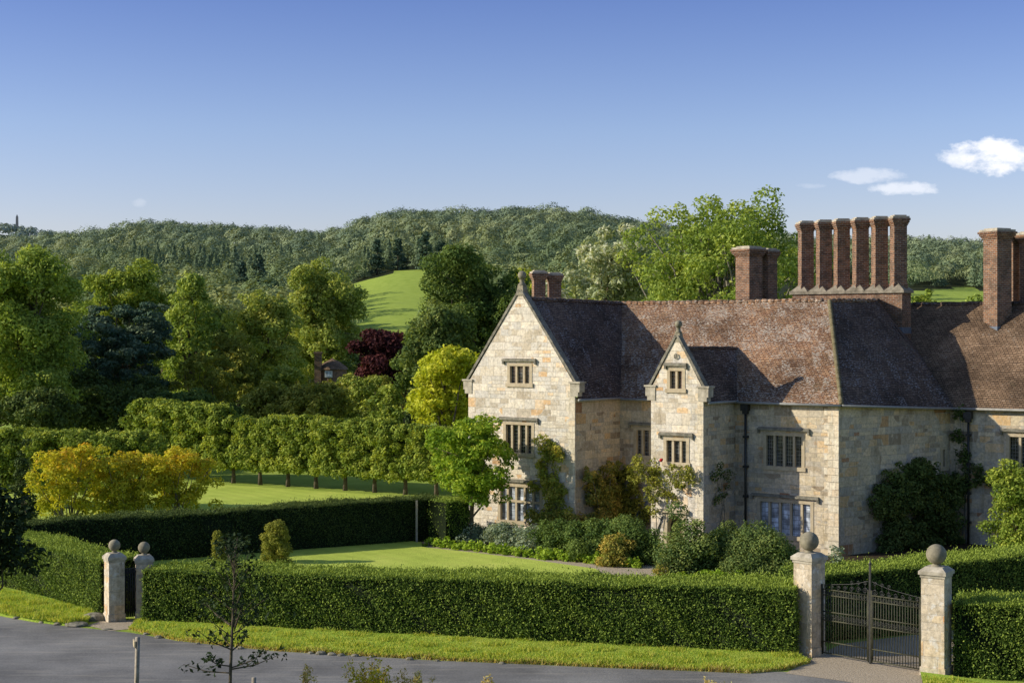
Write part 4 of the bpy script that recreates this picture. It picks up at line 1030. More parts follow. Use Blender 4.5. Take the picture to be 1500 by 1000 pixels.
# ------------------------------------------------------------------ climbers (rooted against the walls)
def climber(name, label, blobs, W, leafm, size=.1, n_per=18, cover=1.0, depth=.35, seed=1, stems=3):
    rng = np.random.default_rng(seed); cen = []; rad = []
    for (px, py, rp) in blobs:
        t, z = W.hit(px, py); r = rp/F*(W.a+W.u*t).y
        for k in range(n_per):
            a = rng.uniform(0, 6.28); q = r*math.sqrt(rng.uniform(0, 1)); p = W.p(t+math.cos(a)*q, max(z+math.sin(a)*q, .15), rng.uniform(.05, depth)); cen.append(tuple(p)); rad.append(r*rng.uniform(.25, .5))
    xs = np.array(cen); tt = empty(name, (xs[:, 0].mean(), xs[:, 1].mean(), 0), label, 'climber')
    V, var = leaf_cloud(cen, rad, cover*9.5/(size*size), size, rng, .9, .3)
    np_mesh('foliage', V, qf(len(V)//4), M[leafm], tt, var)
    mb = MB(); t0, _ = W.hit(*blobs[-1][:2])
    for k in range(stems):
        e = cen[rng.integers(len(cen)//2)]; b = W.p(t0+rng.uniform(-.3, .3), 0, .12); m_ = b.lerp(Vector(e), .5)+Vector((rng.uniform(-.3, .3), 0, 0))
        mb.tube([b, m_, Vector(e)], [.026, .018, .008], 6, False)
    mb.build('stem', M['bark_grey'], tt); return tt
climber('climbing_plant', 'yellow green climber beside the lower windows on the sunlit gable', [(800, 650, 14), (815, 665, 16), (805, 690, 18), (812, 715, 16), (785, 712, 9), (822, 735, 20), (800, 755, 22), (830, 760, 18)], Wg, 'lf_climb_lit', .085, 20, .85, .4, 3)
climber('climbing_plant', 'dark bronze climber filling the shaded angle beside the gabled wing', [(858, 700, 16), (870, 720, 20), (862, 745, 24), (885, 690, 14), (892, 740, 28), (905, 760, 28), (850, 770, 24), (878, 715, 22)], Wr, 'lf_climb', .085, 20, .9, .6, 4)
climber('climbing_plant', 'shaded green climber under the main wall windows left of the porch', [(915, 690, 14), (925, 705, 18), (930, 735, 18), (940, 755, 18)], Wm, 'lf_olive', .085, 20, .8, .5, 5)
climber('climbing_rose', 'straggling rose with a red bloom climbing the porch front', [(962, 685, 12), (985, 692, 11), (1008, 692, 11), (958, 705, 15), (975, 712, 14), (1018, 698, 11), (950, 690, 14), (962, 745, 9), (940, 678, 12), (932, 695, 12), (1000, 705, 12), (985, 728, 9), (958, 728, 12)], Wp, 'lf_olive', .07, 15, .6, .5, 6)
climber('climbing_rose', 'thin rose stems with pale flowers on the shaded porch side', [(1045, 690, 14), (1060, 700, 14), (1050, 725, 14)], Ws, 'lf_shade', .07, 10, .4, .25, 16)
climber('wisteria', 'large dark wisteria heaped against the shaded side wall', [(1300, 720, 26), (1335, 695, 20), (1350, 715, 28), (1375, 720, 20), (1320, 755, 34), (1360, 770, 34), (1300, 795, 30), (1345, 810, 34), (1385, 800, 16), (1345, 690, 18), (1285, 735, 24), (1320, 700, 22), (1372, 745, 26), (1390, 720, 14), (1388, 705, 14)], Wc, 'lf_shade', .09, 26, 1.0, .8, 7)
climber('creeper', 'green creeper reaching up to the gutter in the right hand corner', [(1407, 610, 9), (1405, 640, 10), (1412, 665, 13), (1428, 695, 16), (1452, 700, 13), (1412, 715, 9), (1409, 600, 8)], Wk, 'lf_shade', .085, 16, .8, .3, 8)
t = empty('rose_bloom', (0, 0, 0), 'single red rose flower beside the porch window', 'flower'); tt, zz = Wp.hit(974, 673); pp = Wp.p(tt, zz, .3); t.location = pp
mb = MB(); mb.ball(tuple(pp), .075, 10, 8); mb.ball((pp.x+.03, pp.y-.02, pp.z+.03), .05, 8, 6); M['rose'] = simple('rose_red', (.35, .01, .01), (.6, .03, .03), 20); mb.build('petals', M['rose'], t)

# ------------------------------------------------------------------ shrubs in the borders
def S(px, base, top, hw, label, leafm, size=.07, cover=1.0, n=26, cat='shrub', group=None, name='shrub', shape='dome', z0=0, lob=.15, cv=.5):
    x, D = G(px, base, z0); sc_ = F/D; g_ = 1.16 if name == 'shrub' else 1.0
    return shrub(name, label, x, D+hw/sc_*.6, (base-top)/sc_*(1.0 if name == 'shrub' else 1)+.12, hw/sc_*g_, leafm, n=n, size=size, cover=cover, cat=cat, group=group, shape=shape, z0=z0, lob=lob, cv=cv)
S(692, 800, 769, 30, 'grey green shrub at the left end of the border under the gable', 'lf_grey', .07, .8)
S(736, 805, 768, 30, 'grey green shrub under the ground floor gable window', 'lf_grey', .07, .8)
S(782, 811, 766, 30, 'silvery shrub below the climber at the gable corner', 'lf_grey', .07, .8)
S(830, 817, 760, 32, 'mid green shrub between the silvery shrub and the clipped dark mound', 'lf_dark', .07)
S(872, 823, 760, 40, 'clipped dark green mound left of the porch', 'lf_dark', .06, 1.1)
S(925, 826, 762, 42, 'dark evergreen mound directly beside the porch', 'lf_dark', .06, 1.1)
S(905, 831, 782, 26, 'bronze tinged bush in front of the dark mounds', 'lf_climb', .06, .8)
S(1008, 847, 742, 44, 'tall blue green bush right of the porch door', 'lf_darkfar', .07, .8, lob=.3)
S(1066, 838, 762, 30, 'dark bush in the shade behind the big rounded shrub', 'lf_shade', .07)
S(1112, 850, 780, 64, 'big rounded green shrub under the wide window', 'lf_darkfar', .065, 1.0, 46)
S(970, 848, 828, 12, 'small reddish tuft of foliage at the turn of the path', 'lf_climb', .05, .6, 14)
S(660, 799, 770, 24, 'grey green shrub nearest the short hedge block', 'lf_grey', .07, .7)
S(760, 808, 771, 26, 'soft grey green shrub between the window and the gable corner', 'lf_grey', .07, .7)
S(806, 815, 765, 28, 'leafy green shrub right under the gable corner', 'lf_dark', .07, .8)
S(850, 820, 763, 34, 'dark leafy shrub at the foot of the bronze climber', 'lf_dark', .07, .9)
S(898, 824, 763, 36, 'dark shrub between the two clipped mounds', 'lf_dark', .07, .9)
S(950, 828, 768, 24, 'narrow dark shrub touching the left side of the porch', 'lf_dark', .07, .9)
S(1040, 842, 762, 34, 'mid green shrub behind the tall blue green bush', 'lf_dark', .07, .8)
S(1150, 851, 795, 30, 'low green shrub at the right foot of the big rounded one', 'lf_dark', .07, .9)
S(1228, 850, 792, 18, 'loose pale leaved bush behind the left gate pier', 'lf_grey', .07, .5)
rg = random.Random(3); cnt = 0
for (x0, y0, x1, y1, k) in ((632, 801, 800, 820, 15), (808, 821, 930, 832, 11)):
    for i in range(k):
        f = i/(k-1); cnt += 1
        S(x0+(x1-x0)*f, y0+(y1-y0)*f, y0+(y1-y0)*f-rg.uniform(11, 17), rg.uniform(12, 17), 'low bright green leafy plant edging the border left of the porch', 'lf_cover', .085, .5, 12, 'plant', 'low plants edging the path left of the porch', 'border_plant')
for i in range(13):
    px = 990+i*12; S(px, 852+rg.uniform(-2, 3), 838+rg.uniform(-3, 3), rg.uniform(11, 15), 'low bright green leafy plant edging the border right of the porch', 'lf_cover', .085, .5, 12, 'plant', 'low plants edging the border right of the porch', 'border_plant')
S(403, 828, 770, 22, 'larger stubby golden yew on the front lawn', 'lf_olive', .045, 1.0, 110, 'topiary', None, 'yew_bush', 'column', lob=.02, cv=.25)
S(317, 826, 784, 17, 'smaller pointed golden yew on the front lawn', 'lf_olive', .045, 1.0, 80, 'topiary', None, 'yew_bush', 'cone', lob=.02, cv=.25)
x, y = at(690, 66.4)
tree('garden_tree', 'bright green small tree leaning against the sunlit gable', x, y, 5.9, 2.3, 'lf_bright', zc=3.35, rz=2.65, n=260, cr=.36, size=.105, nl=14, lob=.25, seed=5, cover=.75)
x, y = at(1492, 60.5)
tree('garden_tree', 'yellow green bushy tree at the right edge before the house wall', x, y, 5.0, 1.55, 'lf_oak', zc=2.05, rz=2.7, n=150, cr=.36, size=.085, nl=12, seed=6, cover=.8)

# ------------------------------------------------------------------ pleached limes and garden shrubs behind the dark hedge
def lime_proto(seed):
    rng = np.random.default_rng(seed); cen = []; rad = []
    for k in range(230):
        cen.append((rng.uniform(-1.5, 1.5), rng.uniform(-.85, .85), rng.uniform(1.0, 3.7))); rad.append(rng.uniform(.24, .40))
    for k in range(34): cen.append((rng.uniform(-1.4, 1.4), rng.uniform(-.7, .7), rng.uniform(3.65, 3.9))); rad.append(rng.uniform(.22, .34))
    V, var = leaf_cloud(cen, rad, 900, .115, rng, .9, .35); return V, var, cen, rng
protos = []
for k in range(3):
    V, var, cen, rng = lime_proto(40+k)
    t = empty('lime_tree', (0, 0, 0), 'x', 'tree', 'x')
    np_mesh('crown', V, qf(len(V)//4), M['lf_lime'], t, var, local=True)
    mb = MB(); mb.tube([(0, 0, -.1), (.02, 0, .6), (0, .02, 1.4), (0, 0, 3)], [.15, .11, .10, .04], 8)
    for e in cen[:10]: mb.tube([(0, 0, 1.2), ((e[0])/2, e[1]/2, (1.4+e[2])/2), e], [.05, .03, .01], 5, False)
    mb.build('trunk', M['bark'], t, local=True); protos.append(t)
used = set(); orr = ['first', 'second', 'third', 'fourth', 'fifth', 'sixth', 'seventh', 'eighth', 'ninth', 'tenth', 'eleventh', 'twelfth', 'thirteenth', 'fourteenth']
def lime(k, x, y, rz, s, label, group):
    o = protos[k % 3]
    if k % 3 in used: o = copy_tree(o)
    else: used.add(k % 3)
    o.location = (x, y, 0); o.rotation_euler = (0, 0, rz); o.scale = (s, s*1.0, s*rg.uniform(.96, 1.05)); o['label'] = label; o['group'] = group
a_ = Vector((-4.2, 86.4, 0)); d_ = (Vector((-16.9, 94.2, 0))-a_)/7; rz0 = math.atan2(d_.y, d_.x)
for i in range(11):
    p = a_+d_*i; lime(i, p.x, p.y, rz0+(math.pi if i % 2 else 0), 1.0+.02*i*(i > 7), f'clipped lime tree, {orr[i]} from the house end of the long row', 'clipped limes in the long row')
a2_ = Vector((-19.5, 80, 0)); d2_ = Vector((-2.0, .35, 0))
for i in range(7):
    p = a2_+d2_*i; lime(i+1, p.x, p.y, rg.choice((0, math.pi)), .97, f'clipped lime tree, {orr[i]} from the right in the row behind the orange shrubs', 'clipped limes in the short left row')
def acer(px, D, top, hw, lbl, m_, seed):
    x, y = at(px, D); r = hw*D/F*1.32; z = CH-(top-HZ)/F*D
    rng = np.random.default_rng(seed); r *= 1.12; cen, rad = crown_clumps(rng, (x, y, z*.55), r, r*.9, z*.52, 150, .34, 'round', .18)
    cen = cen[cen[:, 2] > .45]; rad = rad[:len(cen)]
    t = empty('acer_shrub', (x, y, 0), lbl, 'shrub'); V, var = leaf_cloud(cen, rad, 650, .10, rng, .7, .5)
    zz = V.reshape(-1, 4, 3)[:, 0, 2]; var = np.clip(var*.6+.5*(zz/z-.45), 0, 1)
    np_mesh('foliage', V, qf(len(V)//4), M[m_], t, var)
    mb = MB()
    for k in range(26):
        e = Vector(cen[rng.integers(len(cen))]); b = Vector((x+rng.normal(0, .18), y+rng.normal(0, .12), 0)); mb.tube([b, b.lerp(e, .45)+Vector((0, 0, .25)), e], [.035, .024, .008], 5, False)
    mb.build('stem', M['bark_grey'], t)
acer(98, 69, 652, 50, 'orange and yellow maple shrub, leftmost of the three behind the dark hedge', 'lf_acer', 1)
acer(185, 70, 664, 44, 'yellow maple shrub in the middle of the three behind the dark hedge', 'lf_acer_y', 2)
acer(262, 71, 657, 50, 'orange tipped maple shrub with bare stems, rightmost of the three behind the hedge', 'lf_acer', 3)
x, y = at(38, 73); tree('yew_tree', 'dark narrow columnar yew left of the orange shrubs', x, y, 4.1, .62, 'lf_yew_dark', zc=2.0, rz=2.0, n=40, cr=.3, size=.09, shape='column', nl=4)
x, y = at(601, 100); tree('yew_tree', 'small dark conical yew beyond the clipped limes', x, y, 4.0, .55, 'lf_yew_dark', zc=2.0, rz=1.9, n=30, cr=.28, size=.12, shape='cone', nl=3)
mb = MB(); g = G(610, 797); mb.box((g[0], g[1]+.2, .93), (.09, .09, 1.86)); o = mb.build('gate_post', M['wood'], None, loc=(g[0], g[1]+.2, 0)); tag(o, 'slim pale post in the gap of the dark hedge', 'post')

# ------------------------------------------------------------------ trees behind
def TR(px, D, top, hw, leafm, label, size=.24, bot=None, name='broadleaf_tree', **kw):
    x, y = at(px, D); z1 = CH-(top-HZ)/F*D; r = hw*D/F
    zb = CH-((bot or 640)-HZ)/F*D; zb = max(min(zb, 2.2), .8) if z1 < 25 else zb; size = min(size, .165) if D < 125 else min(size, .2) if D < 200 else size
    rz = (z1-zb)/2; cr_ = kw.get('cr', r*.27); kw.setdefault('n', 70); kw['n'] = int(kw['n']*2.6); kw['cr'] = cr_*.62; return tree(name, label, x, y, z1, r*(1.48 if 110 < D < 175 else 1.22), leafm, zc=(z1+zb)/2+.1, rz=rz*1.02, size=size, **kw)
TR(45, 105, 345, 95, 'lf_ash', 'large light green ash tree at the left edge of the view', .24, 640, 'ash_tree', n=130, cr=1.5, lob=.2, cover=.6)
TR(-60, 112, 335, 90, 'lf_ash', 'tall green tree cut by the left edge behind the ash', .26, 640, n=80, cr=1.7, cover=.6)
TR(188, 135, 372, 62, 'lf_oak', 'broad oak with sunlit top behind the dark pine', .28, 560, 'oak_tree', n=90, cr=1.4, lob=.25, cover=.7)
TR(180, 118, 440, 78, 'lf_pine', 'spreading dark blue green pine in shade', .22, 610, 'pine_tree', n=110, cr=1.2, cover=.8, flat=.45)
TR(280, 128, 412, 32, 'lf_ash', 'slender upright light green tree right of the pine', .24, 610, n=70, cr=.95, shape='column', cover=.7, lob=.16)
TR(318, 150, 430, 38, 'lf_darkfar', 'dark green tree standing behind the slender light one', .3, 600, n=60, cr=1.3, cover=.7)
TR(382, 138, 414, 54, 'lf_autumn', 'rounded tree turning yellow brown in the middle of the valley', .25, 605, n=95, cr=1.2, cover=.75)
TR(345, 128, 490, 38, 'lf_olive', 'lower olive green tree before the yellowing one', .24, 610, n=60, cr=1.0, cover=.75)
TR(474, 150, 372, 52, 'lf_autumn', 'tall domed tree with brownish top beside the hill pasture', .28, 590, n=100, cr=1.5, cover=.75, lob=.25)
TR(562, 128, 468, 38, 'lf_copper', 'dark red copper beech below the hill pasture', .24, 590, 'copper_beech', n=70, cr=1.1, cover=.9)
TR(622, 118, 455, 36, 'lf_dark', 'dark feathery tree right of the copper beech', .2, 625, n=60, cr=.9, cover=.8)
TR(652, 92, 494, 54, 'lf_yellow', 'bright yellow green tree just left of the gabled wing', .17, 640, n=90, cr=.75, lob=.2, cover=.75)
TR(715, 112, 366, 92, 'lf_dark', 'massive dark green tree behind the gabled wing', .24, 600, n=150, cr=1.5, lob=.24, cover=.7)
TR(648, 104, 428, 52, 'lf_darkfar', 'spreading dark tree above the bright yellow one', .22, 620, n=90, cr=1.1, lob=.25, cover=.7)
TR(798, 150, 366, 42, 'lf_yellow', 'yellowish tree crown peeping out behind the small twin chimneys', .3, 560, n=50, cr=1.3, cover=.6)
TR(888, 108, 312, 88, 'lf_silver', 'silvery white willow rising behind the main roof', .2, 560, 'willow_tree', n=110, cr=1.0, lob=.2, cover=.7, aspect=2.4)
TR(1068, 100, 236, 140, 'lf_ash', 'tall airy ash with visible limbs behind the roof and chimneys', .165, 500, 'ash_tree', n=130, cr=1.25, lob=.2, cover=.55, nl=110, shape='open', seed=22, bark='bark_grey', r0=.42, trunk_to=.62, cv=.6)
TR(985, 104, 345, 55, 'lf_ash', 'lower green crown between the willow and the tall ash', .2, 540, n=80, cr=1.0, cover=.55, nl=20)
TR(900, 96, 410, 60, 'lf_oak', 'low leafy tree in front of the willow behind the ridge', .19, 540, n=60, cr=.8, cover=.6)
TR(568, 104, 560, 32, 'lf_lime', 'small light green tree beside the yellow green one', .18, 645, n=45, cr=.7, cover=.7)
TR(1360, 300, 412, 24, 'lf_oak', 'round isolated tree in the pasture right of the six chimneys', .45, 470, n=40, cr=1.2, z0=0, cover=.8)
TR(1422, 240, 424, 30, 'lf_ash', 'bright round tree top beside the right hand chimney', .4, 480, n=40, cr=1.2, cover=.8)
TR(160, 108, 575, 60, 'lf_shade', 'dark low tree in shade below the pine', .22, 650, n=60, cr=.9, cover=.8)
TR(60, 100, 585, 75, 'lf_shade', 'broad dark thicket tree below the large ash', .2, 650, n=70, cr=.9, cover=.8)
TR(225, 104, 600, 40, 'lf_shade', 'dark bushy tree above the left end of the limes', .2, 650, n=45, cr=.7, cover=.8)
TR(265, 110, 575, 62, 'lf_dark', 'dark green bush tree right of the shaded thicket', .2, 650, n=60, cr=.9, cover=.8)
TR(335, 114, 598, 40, 'lf_dark', 'low green bush tree above the clipped limes', .2, 650, n=40, cr=.8, cover=.8)
TR(395, 108, 562, 44, 'lf_olive', 'rounded olive bush, left one of the pair above the limes', .17, 640, n=60, cr=.75, cover=.8)
TR(462, 106, 568, 58, 'lf_olive', 'wide rounded olive bush, right one of the pair above the limes', .17, 640, n=80, cr=.8, cover=.8)
TR(520, 116, 548, 34, 'lf_autumn', 'brownish small tree below the copper beech', .2, 640, n=45, cr=.8, cover=.7)
TR(415, 128, 535, 34, 'lf_autumn', 'little russet tree left of the round brick building', .2, 600, n=40, cr=.8, cover=.6)
TR(118, 122, 462, 60, 'lf_dark', 'dark green tree between the large ash and the pine', bot=640, n=70, cover=.7)
TR(118, 160, 425, 52, 'lf_oak', 'sunlit green oak crown just right of the large ash', bot=560, n=60, cover=.7)
TR(238, 150, 452, 45, 'lf_darkfar', 'dark tree filling the gap behind the pine', bot=600, n=60, cover=.7)
TR(350, 168, 448, 50, 'lf_darkfar', 'dull green tree far behind the yellowing one', bot=600, n=60, cover=.7)
TR(432, 165, 462, 46, 'lf_olive', 'olive tree seen between the yellowing tree and the tall domed one', bot=600, n=60, cover=.7)
TR(300, 119, 512, 44, 'lf_olive', 'olive bushy tree at the foot of the slender light green one', bot=640, n=60, cover=.75)
TR(528, 148, 515, 34, 'lf_darkfar', 'dark bushy tree at the foot of the tall domed one', bot=620, n=60, cover=.75)
TR(552, 122, 545, 36, 'lf_olive', 'dull olive bush tree right below the copper beech', bot=640, n=50, cover=.75)
TR(590, 150, 478, 46, 'lf_darkfar', 'dark tree behind the copper beech and feathery tree', bot=600, n=50, cover=.75)
TR(-10, 106, 520, 60, 'lf_dark', 'dark low crown at the left edge under the large ash', bot=640, n=60, cover=.8)
TR(110, 112, 540, 55, 'lf_shade', 'shadowed crown just below the pine on its left side', bot=640, n=60, cover=.8)
TR(205, 112, 555, 50, 'lf_shade', 'shadowed crown under the middle of the pine', bot=640, n=60, cover=.8)
TR(300, 106, 600, 40, 'lf_shade', 'low dark bush crown left of the rounded olive bushes', bot=640, n=50, cover=.8)
for i, (px, top, D) in enumerate(((622, 340, 735), (552, 352, 745), (583, 350, 750), (645, 354, 740), (378, 372, 560), (352, 384, 550))):
    x, y = at(px, D); zb = hillz(x, y); z1 = CH-(top-HZ)/F*D
    tree('spruce_tree', f'dark pointed spruce on the hillside, {["right of centre above the pasture", "leftmost above the pasture", "second from left above the pasture", "rightmost above the pasture", "right of the left hand pair", "left of the left hand pair"][i]}', x, y, z1, 5.2, 'lf_pine', zc=(z1+zb)/2, rz=(z1-zb)/2, n=70, cr=1.5, size=.8, shape='cone', nl=3, z0=zb, flat=.4, cover=.8)

# round building with a conical roof in the valley, and its chimney
x, y = at(487, 143); ob = empty('round_house', (x, y, 0), 'small round brick building with low conical roof among the valley trees', 'building')
mb = MB(); mb.lathe((x, y, 0), [(1.3, 0), (1.3, 5.85)], 28); mb.build('wall', M['brick'], ob)
mb = MB(); mb.lathe((x, y, 5.8), [(1.5, 0), (1.3, .25), (.75, .65), (.25, .9), (.02, 1.05)], 28); mb.build('roof', M['tile_right'], ob)
M['white'] = simple('white_paint', (.62, .62, .6), (.75, .75, .73), 3, .5, .002)
mb = MB(); mb.box((x-.2, y-1.3, 5.4), (.7, .12, .6)); w_ = mb.build('window', M['white'], ob); mb = MB(); mb.box((x-.2, y-1.37, 5.4), (.5, .02, .42)); mb.build('pane', M['pane_pale'], w_)
x, y = at(466, 142); mb = MB(); mb.box((x, y, 3.7), (.6, .6, 7.4)); mb.box((x, y, 7.35), (.74, .74, .18)); o = mb.build('brick_chimney', M['brick'], None, loc=(x, y, 0)); tag(o, 'plain brick chimney standing left of the round building', 'chimney')
# obelisk on the farthest ridge
x, y = at(25, 2560); z = hillz(x, y); mb = MB(); mb.box((x, y, z+14), (5.5, 5.5, 36), .3, .7); mb.box((x, y, z+34), (3.8, 3.8, 4), .3, .1); o = mb.build('obelisk', M['cap'], None, loc=(x, y, z)); tag(o, 'tiny stone obelisk on the farthest hilltop at the left', 'monument')

# ------------------------------------------------------------------ foreground
def gz(y): return (38.5-y)*.19 if y < 38.5 else 0
x, y = at(199, 33); t = empty('footpath_post', (x, y, gz(y)), 'weathered wooden footpath post by the roadside', 'signpost')
mb = MB(); mb.tube([(x, y, gz(y)-.2), (x+.04, y, 2.58)], .052, 4); mb.build('post', M['wood'], t)
mb = MB(); mb.obox((x-.02, y-.06, 2.36), (-.1, .3, 0), (.03, 0, 0), (0, 0, .14)); mb.build('finger', M['dressed'], t)
x, y = at(372, 34); mb = MB(); mb.tube([(x, y, gz(y)-.1), (x, y, 1.5)], .05, 8); o = mb.build('fence_post', M['wood'], None, loc=(x, y, gz(y))); tag(o, 'short round wooden stake beside the oak sapling', 'post')
x, y = at(336, 27); gb = gz(y)
rng = np.random.default_rng(77); t = empty('oak_sapling', (x, y, gb), 'young oak sapling with sparse dark leaves in front of the road', 'tree')
mb = MB(); mb.tube([(x, y, gb-.1), (x+.02, y, 3.2), (x+.06, y, 4.1), (x+.1, y, 5.35)], [.035, .028, .02, .006], 7)
cen = []; rad = []
def lb(s, e, r=.014):
    s, e = Vector(s), Vector(e); m_ = s.lerp(e, .5)+Vector((0, 0, -.05)); mb.tube([s, m_, e], [r, r*.7, r*.3], 5, False)
    for k in range(7):
        q = s.lerp(e, .3+.7*k/6)+Vector((rng.normal(0, .05), rng.normal(0, .05), rng.normal(0, .045))); cen.append(tuple(q)); rad.append(.075)
for (px, py, hz) in ((268, 972, 985), (300, 962, 975), (395, 950, 978), (410, 958, 980), (288, 922, 950), (320, 918, 945), (362, 925, 955), (375, 900, 930), (300, 880, 915), (350, 885, 915)):
    s = P(337, hz, 27); e = P(px, py, 27+rng.normal(0, .4)); lb(s, e)
for k in range(95):
    py = rng.uniform(785, 905); w = 14+(py-780)*.36; px = 347+rng.normal(0, 1)*w*.6; e = P(px, py, 27+rng.normal(0, .4)); cen.append(e); rad.append(.085)
    if k % 3 == 0: mb.tube([P(343, min(py+35, 940), 27), e], [.01, .004], 4, False)
mb.build('trunk', M['bark'], t)
V, var = leaf_cloud(cen, rad, 1300, .052, rng, 1, .3, 1.7); np_mesh('crown', V, qf(len(V)//4), M['lf_fg'], t, var)
# overhanging tree at left
x, y = -9.95, 29.5
tree('oak_tree', 'dark overhanging oak foliage at the near left edge', x-.6, y, 6.6, 1.75, 'lf_fg', zc=5.0, rz=1.3, n=110, cr=.34, size=.085, z0=gz(y), nl=18, seed=9, cover=.65)
# weeds along the bottom
def weed(px, top, D, m_, label, n=22, spread=.25, seed=0):
    rng = np.random.default_rng(seed+int(px)); x, y = at(px, D); zt = CH-(top-HZ)/F*D; g0 = gz(D)
    t = empty('roadside_weed', (x, y, g0), label, 'plant', 'tall weeds on the near roadside'); mb = MB(); C_ = []
    for k in range(n):
        e = Vector((x+rng.normal(0, spread), y+rng.normal(0, spread), g0+(zt-g0)*rng.uniform(.65, 1))); b = Vector((x+rng.normal(0, .1), y+rng.normal(0, .1), g0))
        mb.tube([b, b.lerp(e, .5)+Vector((rng.normal(0, .03), 0, 0)), e], [.007, .005, .002], 4, False)
        for j in range(10): q = b.lerp(e, .45+.055*j); C_.append((q.x+rng.normal(0, .02), q.y+rng.normal(0, .02), q.z))
    mb.build('stem', M['lf_dry'], t); V, var = leaf_cloud(C_, [.06]*len(C_), 1400, .035, rng, 1, .3, 2.2); np_mesh('foliage', V, qf(len(V)//4), M[m_], t, var)
weed(548, 962, 30, 'lf_acer_y', 'yellow leafy weed clump at the bottom of the road, the bushiest one', 34, .32)
weed(600, 972, 30, 'lf_dry', 'dry stalky weed right of the bushy yellow clump', 12, .25)
weed(447, 966, 30, 'lf_dry', 'slim dry weed left of the bushy yellow clump', 8, .1)
weed(715, 985, 30, 'lf_dry', 'sparse dry seed heads near the bottom middle', 9, .2)
weed(1040, 993, 31, 'lf_dry', 'low dry weed under the right part of the verge', 9, .2)
# stones at the verge edge
def rock(px, py, s, label, group=None, sz=.5):
    x, y = G(px, py); mb = MB(); rng = random.Random(int(px*7+py)); vs = []; n = 9; m_ = 6
    mb.ball((0, 0, 0), 1, n, m_)
    mb.v = [(v[0]*s*(1+.25*mnoise.noise(Vector(v)*1.7+Vector((px, 0, 0)))), v[1]*s*.7*(1+.25*mnoise.noise(Vector(v)*1.9+Vector((0, px, 0)))), v[2]*s*sz) for v in mb.v]; mb.sm = [False]*len(mb.sm)
    rz = rng.uniform(-.5, .5); ca, sa = math.cos(rz), math.sin(rz); mb.v = [(x+v[0]*ca-v[1]*sa, y+v[0]*sa+v[1]*ca, v[2]+s*sz*.35) for v in mb.v]
    o = mb.build('edge_stone', M['rock'], None, loc=(x, y, 0)); tag(o, label, 'stone', group)
for (px, py, s) in ((214, 929, .10), (232, 934, .13), (290, 943, .08), (352, 950, .12), (455, 957, .10), (470, 958, .16), (486, 959, .13), (500, 960, .11), (520, 961, .12), (545, 962, .09), (600, 966, .12), (640, 968, .08), (735, 972, .09), (84, 915, .13), (60, 912, .09), (24, 906, .12)):
    rock(px, py, s, 'small mossy stone lying along the road edge of the verge', 'small stones along the verge edge')
rock(138, 908, .42, 'large mossy kerb block at the foot of the left small pier', sz=.45); rock(112, 916, .40, 'long low stone beside the small gateway', sz=.25); rock(157, 922, .18, 'worn stone in front of the narrow gate', sz=.2)

# ------------------------------------------------------------------ sky, sun, camera
az = Vector((.996, .09, -.45)).normalized()
sun = bpy.data.lights.new('sun', 'SUN'); sun.energy = 5.0; sun.angle = math.radians(.5); sun.color = (1, .90, .72)
so = bpy.data.objects.new('sun', sun); COL.objects.link(so); so.rotation_euler = az.to_track_quat('-Z', 'Y').to_euler(); so.location = (-60, -10, 60)
w = bpy.data.worlds.new('World'); sc.world = w; w.use_nodes = True; nt = w.node_tree; nt.nodes.clear()
out = nt.nodes.new('ShaderNodeOutputWorld'); bg = nt.nodes.new('ShaderNodeBackground'); bg.inputs[1].default_value = .15
sk = nt.nodes.new('ShaderNodeTexSky'); sk.sky_type = 'NISHITA'; sk.sun_disc = False; sk.sun_elevation = math.asin(-az.z)
sk.sun_rotation = math.atan2(-az.x, -az.y); sk.altitude = 0; sk.air_density = 1.0; sk.dust_density = .6; sk.ozone_density = 2.2
tc = nt.nodes.new('ShaderNodeTexCoord'); sp = nt.nodes.new('ShaderNodeSeparateXYZ'); nt.links.new(tc.outputs['Generated'], sp.inputs[0])
iy = math_(nt, 'DIVIDE', 1.0, math_(nt, 'MAXIMUM', sp.outputs[1], .05)); da = math_(nt, 'MULTIPLY', sp.outputs[0], iy); db_ = math_(nt, 'MULTIPLY', sp.outputs[2], iy)
cb = nt.nodes.new('ShaderNodeCombineXYZ'); nt.links.new(da, cb.inputs[0]); nt.links.new(math_(nt, 'MULTIPLY', db_, 1.8), cb.inputs[1])
cn = noise_(nt, cb.outputs[0], 42, 6, .62)
tot = None
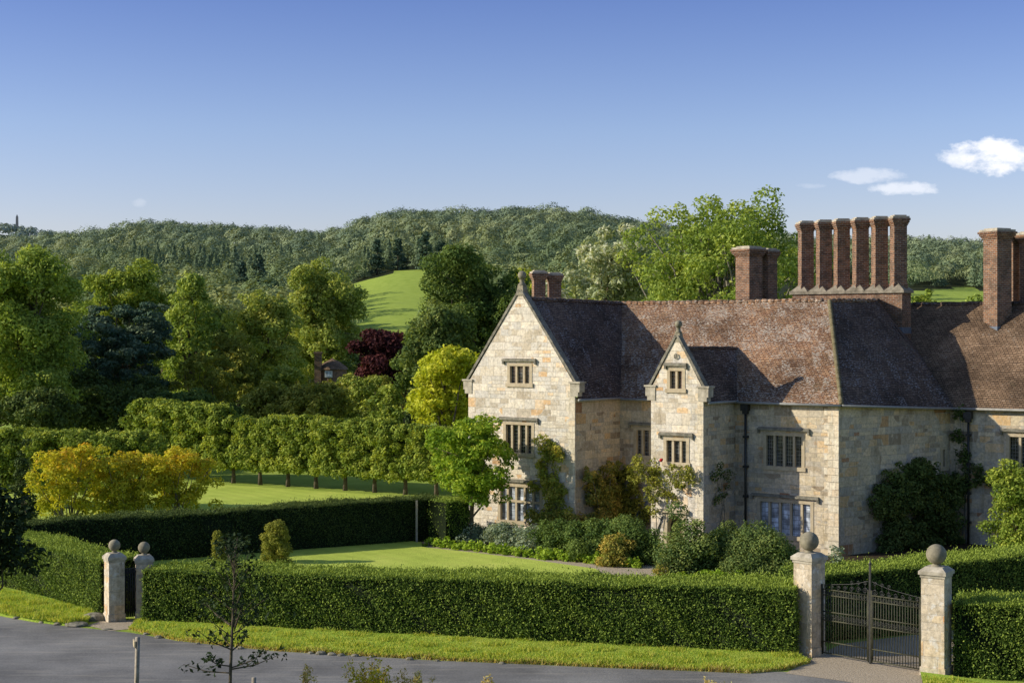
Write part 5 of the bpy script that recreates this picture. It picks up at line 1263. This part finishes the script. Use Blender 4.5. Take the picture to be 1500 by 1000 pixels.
for (px, py, rx, ry, gain) in ((1462, 228, 84, 29, 1.0), (1420, 232, 50, 16, .8), (1275, 257, 58, 12, .42), (1325, 276, 52, 12, .62), (203, 297, 14, 8, .16), (1190, 272, 26, 5, .15)):
    a0 = (px-CX)/F; b0 = (HZ-py)/F
    ea = math_(nt, 'POWER', math_(nt, 'ABSOLUTE', math_(nt, 'DIVIDE', math_(nt, 'SUBTRACT', da, a0), rx/F)), 2.0)
    eb = math_(nt, 'POWER', math_(nt, 'ABSOLUTE', math_(nt, 'DIVIDE', math_(nt, 'SUBTRACT', db_, b0), ry/F)), 2.0)
    m1 = math_(nt, 'SUBTRACT', 1.0, math_(nt, 'ADD', ea, eb))
    m1 = math_(nt, 'ADD', m1, math_(nt, 'MULTIPLY', math_(nt, 'SUBTRACT', cn.outputs[0], .52), 3.4))
    m1 = math_(nt, 'MULTIPLY', math_(nt, 'SMOOTH_MIN', math_(nt, 'MAXIMUM', math_(nt, 'MULTIPLY', m1, 1.5), 0.0), 1.0, .3), gain, clamp=True)
    tot = m1 if tot is None else math_(nt, 'MAXIMUM', tot, m1)
gr = ramp(nt, sp.outputs[2], [(0, (.70, .60, .70)), (.07, (.67, .60, .72)), (.13, (.58, .56, .71)), (.215, (.38, .40, .63)), (.35, (.56, .57, .66)), (1, (.62, .60, .58))])
skc = mixc(nt, 1.0, mixc(nt, 1.0, sk.outputs[0], gr.outputs[0], 'MULTIPLY'), (1.45, 1.45, 1.45), 'MULTIPLY')
cc = mixc(nt, tot, skc, (7.0, 7.1, 7.5))
nt.links.new(cc, bg.inputs[0]); nt.links.new(bg.outputs[0], out.inputs[0])
cam = bpy.data.cameras.new('camera'); co = bpy.data.objects.new('camera', cam); COL.objects.link(co)
co.location = (0, 0, CH); co.rotation_euler = (math.radians(90), 0, 0); cam.sensor_width = 36; cam.lens = F/1500*36
cam.shift_y = (HZ-500)/1500; cam.clip_end = 9000; cam.clip_start = .1
sc.camera = co
sc.view_settings.view_transform = 'Standard'; sc.view_settings.look = 'None'; sc.view_settings.exposure = 0
